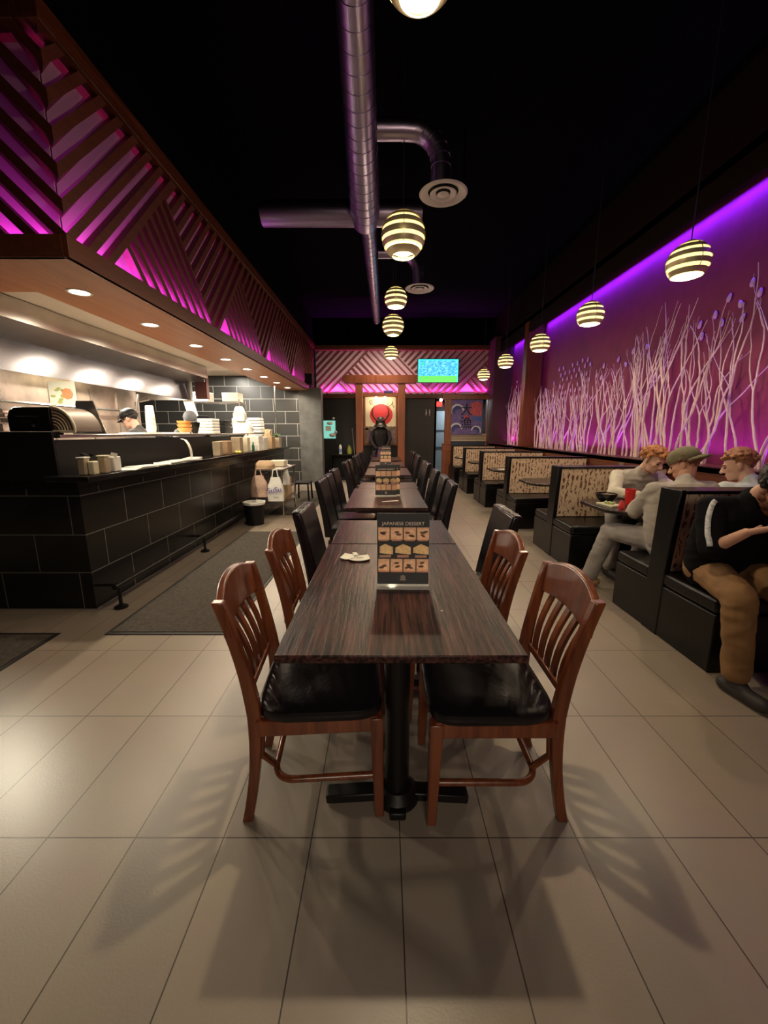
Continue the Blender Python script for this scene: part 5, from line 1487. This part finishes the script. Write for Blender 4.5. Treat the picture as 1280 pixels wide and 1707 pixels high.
# person in black jersey and tan trousers
t, M, hd = person('bearded person in a black jersey and tan trousers at the right edge of the picture', (2.05, 2.45, .46),
    dict(pelvis=(2.08, 2.36, .57), chest=(2.05, 2.25, .86), neck=(2.04, 2.17, 1.035), head=(2.05, 2.07, 1.10), shR=(1.855, 2.24, .965), shL=(2.24, 2.22, .98),
         elR=(1.80, 2.12, .765), wrR=(1.85, 1.99, .885), hdR=(1.93, 1.95, .915), pnR=(.3, .2, .9), elL=(2.26, 2.08, .76), wrL=(2.08, 1.96, .88), hdL=(1.99, 1.94, .92), pnL=(-.3, .2, .9),
         knR=(1.84, 1.95, .55), anR=(1.875, 1.93, .12), knL=(2.12, 1.92, .55), anL=(2.14, 1.88, .12)),
    (.05, -.75, -.66), (0, -.6, .8), M_skin, M_bkh, M_shB, M_tan_p, M_shoe2, sleeve='short', girth=1.0, shoe_dir={'L': (0, -1, 0), 'R': (.15, -1, 0)}, curl=.8)
cap(t, hd, M, M_dark, 1, 1.05)
hair(t, hd, M, M_bkh, 60, seed=9, short=True)
bd = MB(); C_ = Vector(hd)
for x_, y_, z_, r_ in ((0, .055, -.085, .034), (.03, .04, -.07, .032), (-.03, .04, -.07, .032), (.055, .01, -.045, .026), (-.055, .01, -.045, .026), (0, .06, -.11, .028), (0, .04, -.10, .035)):
    bd.ell(C_ + M @ Vector((x_, y_, z_)), (r_, r_, r_), 8)
fused(bd, 'beard', M_brh, t, .006, 2, .002, 50, 2)
sv = MB(); off = Vector(t.location)
def stripe(pts, wd, nrm):
    vs = []; nrm = Vector(nrm)
    for i, p in enumerate(pts):
        p = Vector(p); d = (Vector(pts[min(i + 1, len(pts) - 1)]) - Vector(pts[max(i - 1, 0)])).normalized(); a = d.cross(nrm).normalized()
        vs += [p - a * wd / 2 - off, p + a * wd / 2 - off]
    sv.add(vs, [(2 * i, 2 * i + 1, 2 * i + 3, 2 * i + 2) for i in range(len(pts) - 1)])
bodyS = [c_ for c_ in t.children if c_.name.startswith('shirt')][0]
from mathutils.bvhtree import BVHTree
bv = BVHTree.FromPolygons([v.co.copy() for v in bodyS.data.vertices], [tuple(p.vertices) for p in bodyS.data.polygons])
pth = [Vector(p) for p in [(1.90, 2.20, 1.10), (1.85, 2.20, 1.06), (1.81, 2.20, 1.01), (1.79, 2.18, .96), (1.775, 2.16, .91), (1.765, 2.14, .86), (1.76, 2.11, .82)]]
fine = []
for i in range(len(pth) - 1):
    for k in range(4): fine.append(pth[i].lerp(pth[i + 1], k / 4))
fine.append(pth[-1])
snap = []
for p in fine:
    loc, nrm, idx, dist = bv.find_nearest(p + Vector((-.10, -.10, .02)) - off)
    if loc is not None: snap.append((loc + nrm * .006, nrm))
for it in range(6):
    snap = [snap[0]] + [((snap[i - 1][0] + snap[i][0] * 2 + snap[i + 1][0]) / 4, (snap[i - 1][1] + snap[i][1] + snap[i + 1][1]).normalized()) for i in range(1, len(snap) - 1)] + [snap[-1]]
snap = [(p_ + n_ * .003, n_) for p_, n_ in snap]
vs = []
for i, (p, n_) in enumerate(snap):
    d = snap[min(i + 1, len(snap) - 1)][0] - snap[max(i - 1, 0)][0]
    a = d.cross(n_).normalized(); vs += [p - a * .013, p + a * .013]
st = MB(); st.add(vs, [(2 * i, 2 * i + 1, 2 * i + 3, 2 * i + 2) for i in range(len(snap) - 1)])
o = st.build('sleeve_stripe', mat('silver_stripe', (.55, .55, .56), .5, var=.4, vscale=60), t)
so = o.modifiers.new('s', 'SOLIDIFY'); so.thickness = .002
# two cooks behind the counter
def cook(label, x, y, F, cap_m, seed, bend=.0):
    f_ = Vector((F[0], F[1], 0)).normalized(); s_ = Vector((f_.y, -f_.x, 0))
    b = Vector((x, y, 0))
    def Q(f, s, z): return tuple(b + f_ * f + s_ * s + Vector((0, 0, z)))
    t, M, hd = person(label, (x, y, 0),
        dict(pelvis=Q(0, 0, .95), chest=Q(.04 + bend * .5, 0, 1.25), neck=Q(.09 + bend, 0, 1.44), head=Q(.16 + bend * 1.25, 0, 1.56), shL=Q(.06 + bend, -.18, 1.37), shR=Q(.06 + bend, .18, 1.37),
             elL=Q(.15 + bend, -.25, 1.10), wrL=Q(.36 + bend, -.16, 1.06), elR=Q(.15 + bend, .25, 1.10), wrR=Q(.36 + bend, .16, 1.06),
             knL=Q(.04, -.1, .50), anL=Q(0, -.11, .10), knR=Q(.04, .1, .50), anR=Q(0, .11, .10)),
        (F[0], F[1], -.45), (F[0] * .4, F[1] * .4, .9), M_skin2, M_bkh, mat('cook_shirt', (.07, .065, .07), .8), M_shB, M_shoe2, sleeve='long', shoe_dir={'L': f_, 'R': f_})
    hair(t, hd, M, M_bkh, 60, seed=seed, short=True)
    cap(t, hd, M, cap_m, 1, 1.11)
cook('cook in a black cap and dark shirt, head bowed left, behind the foam cups', -3.22, 5.62, (-.95, -.15), M_dark, 21, .06)
cook('second cook in a dark grey cap bending over beyond the foam cups', -3.05, 6.5, (.35, -.8), mat('grey_cap', (.08, .08, .09), .8), 22, .10)
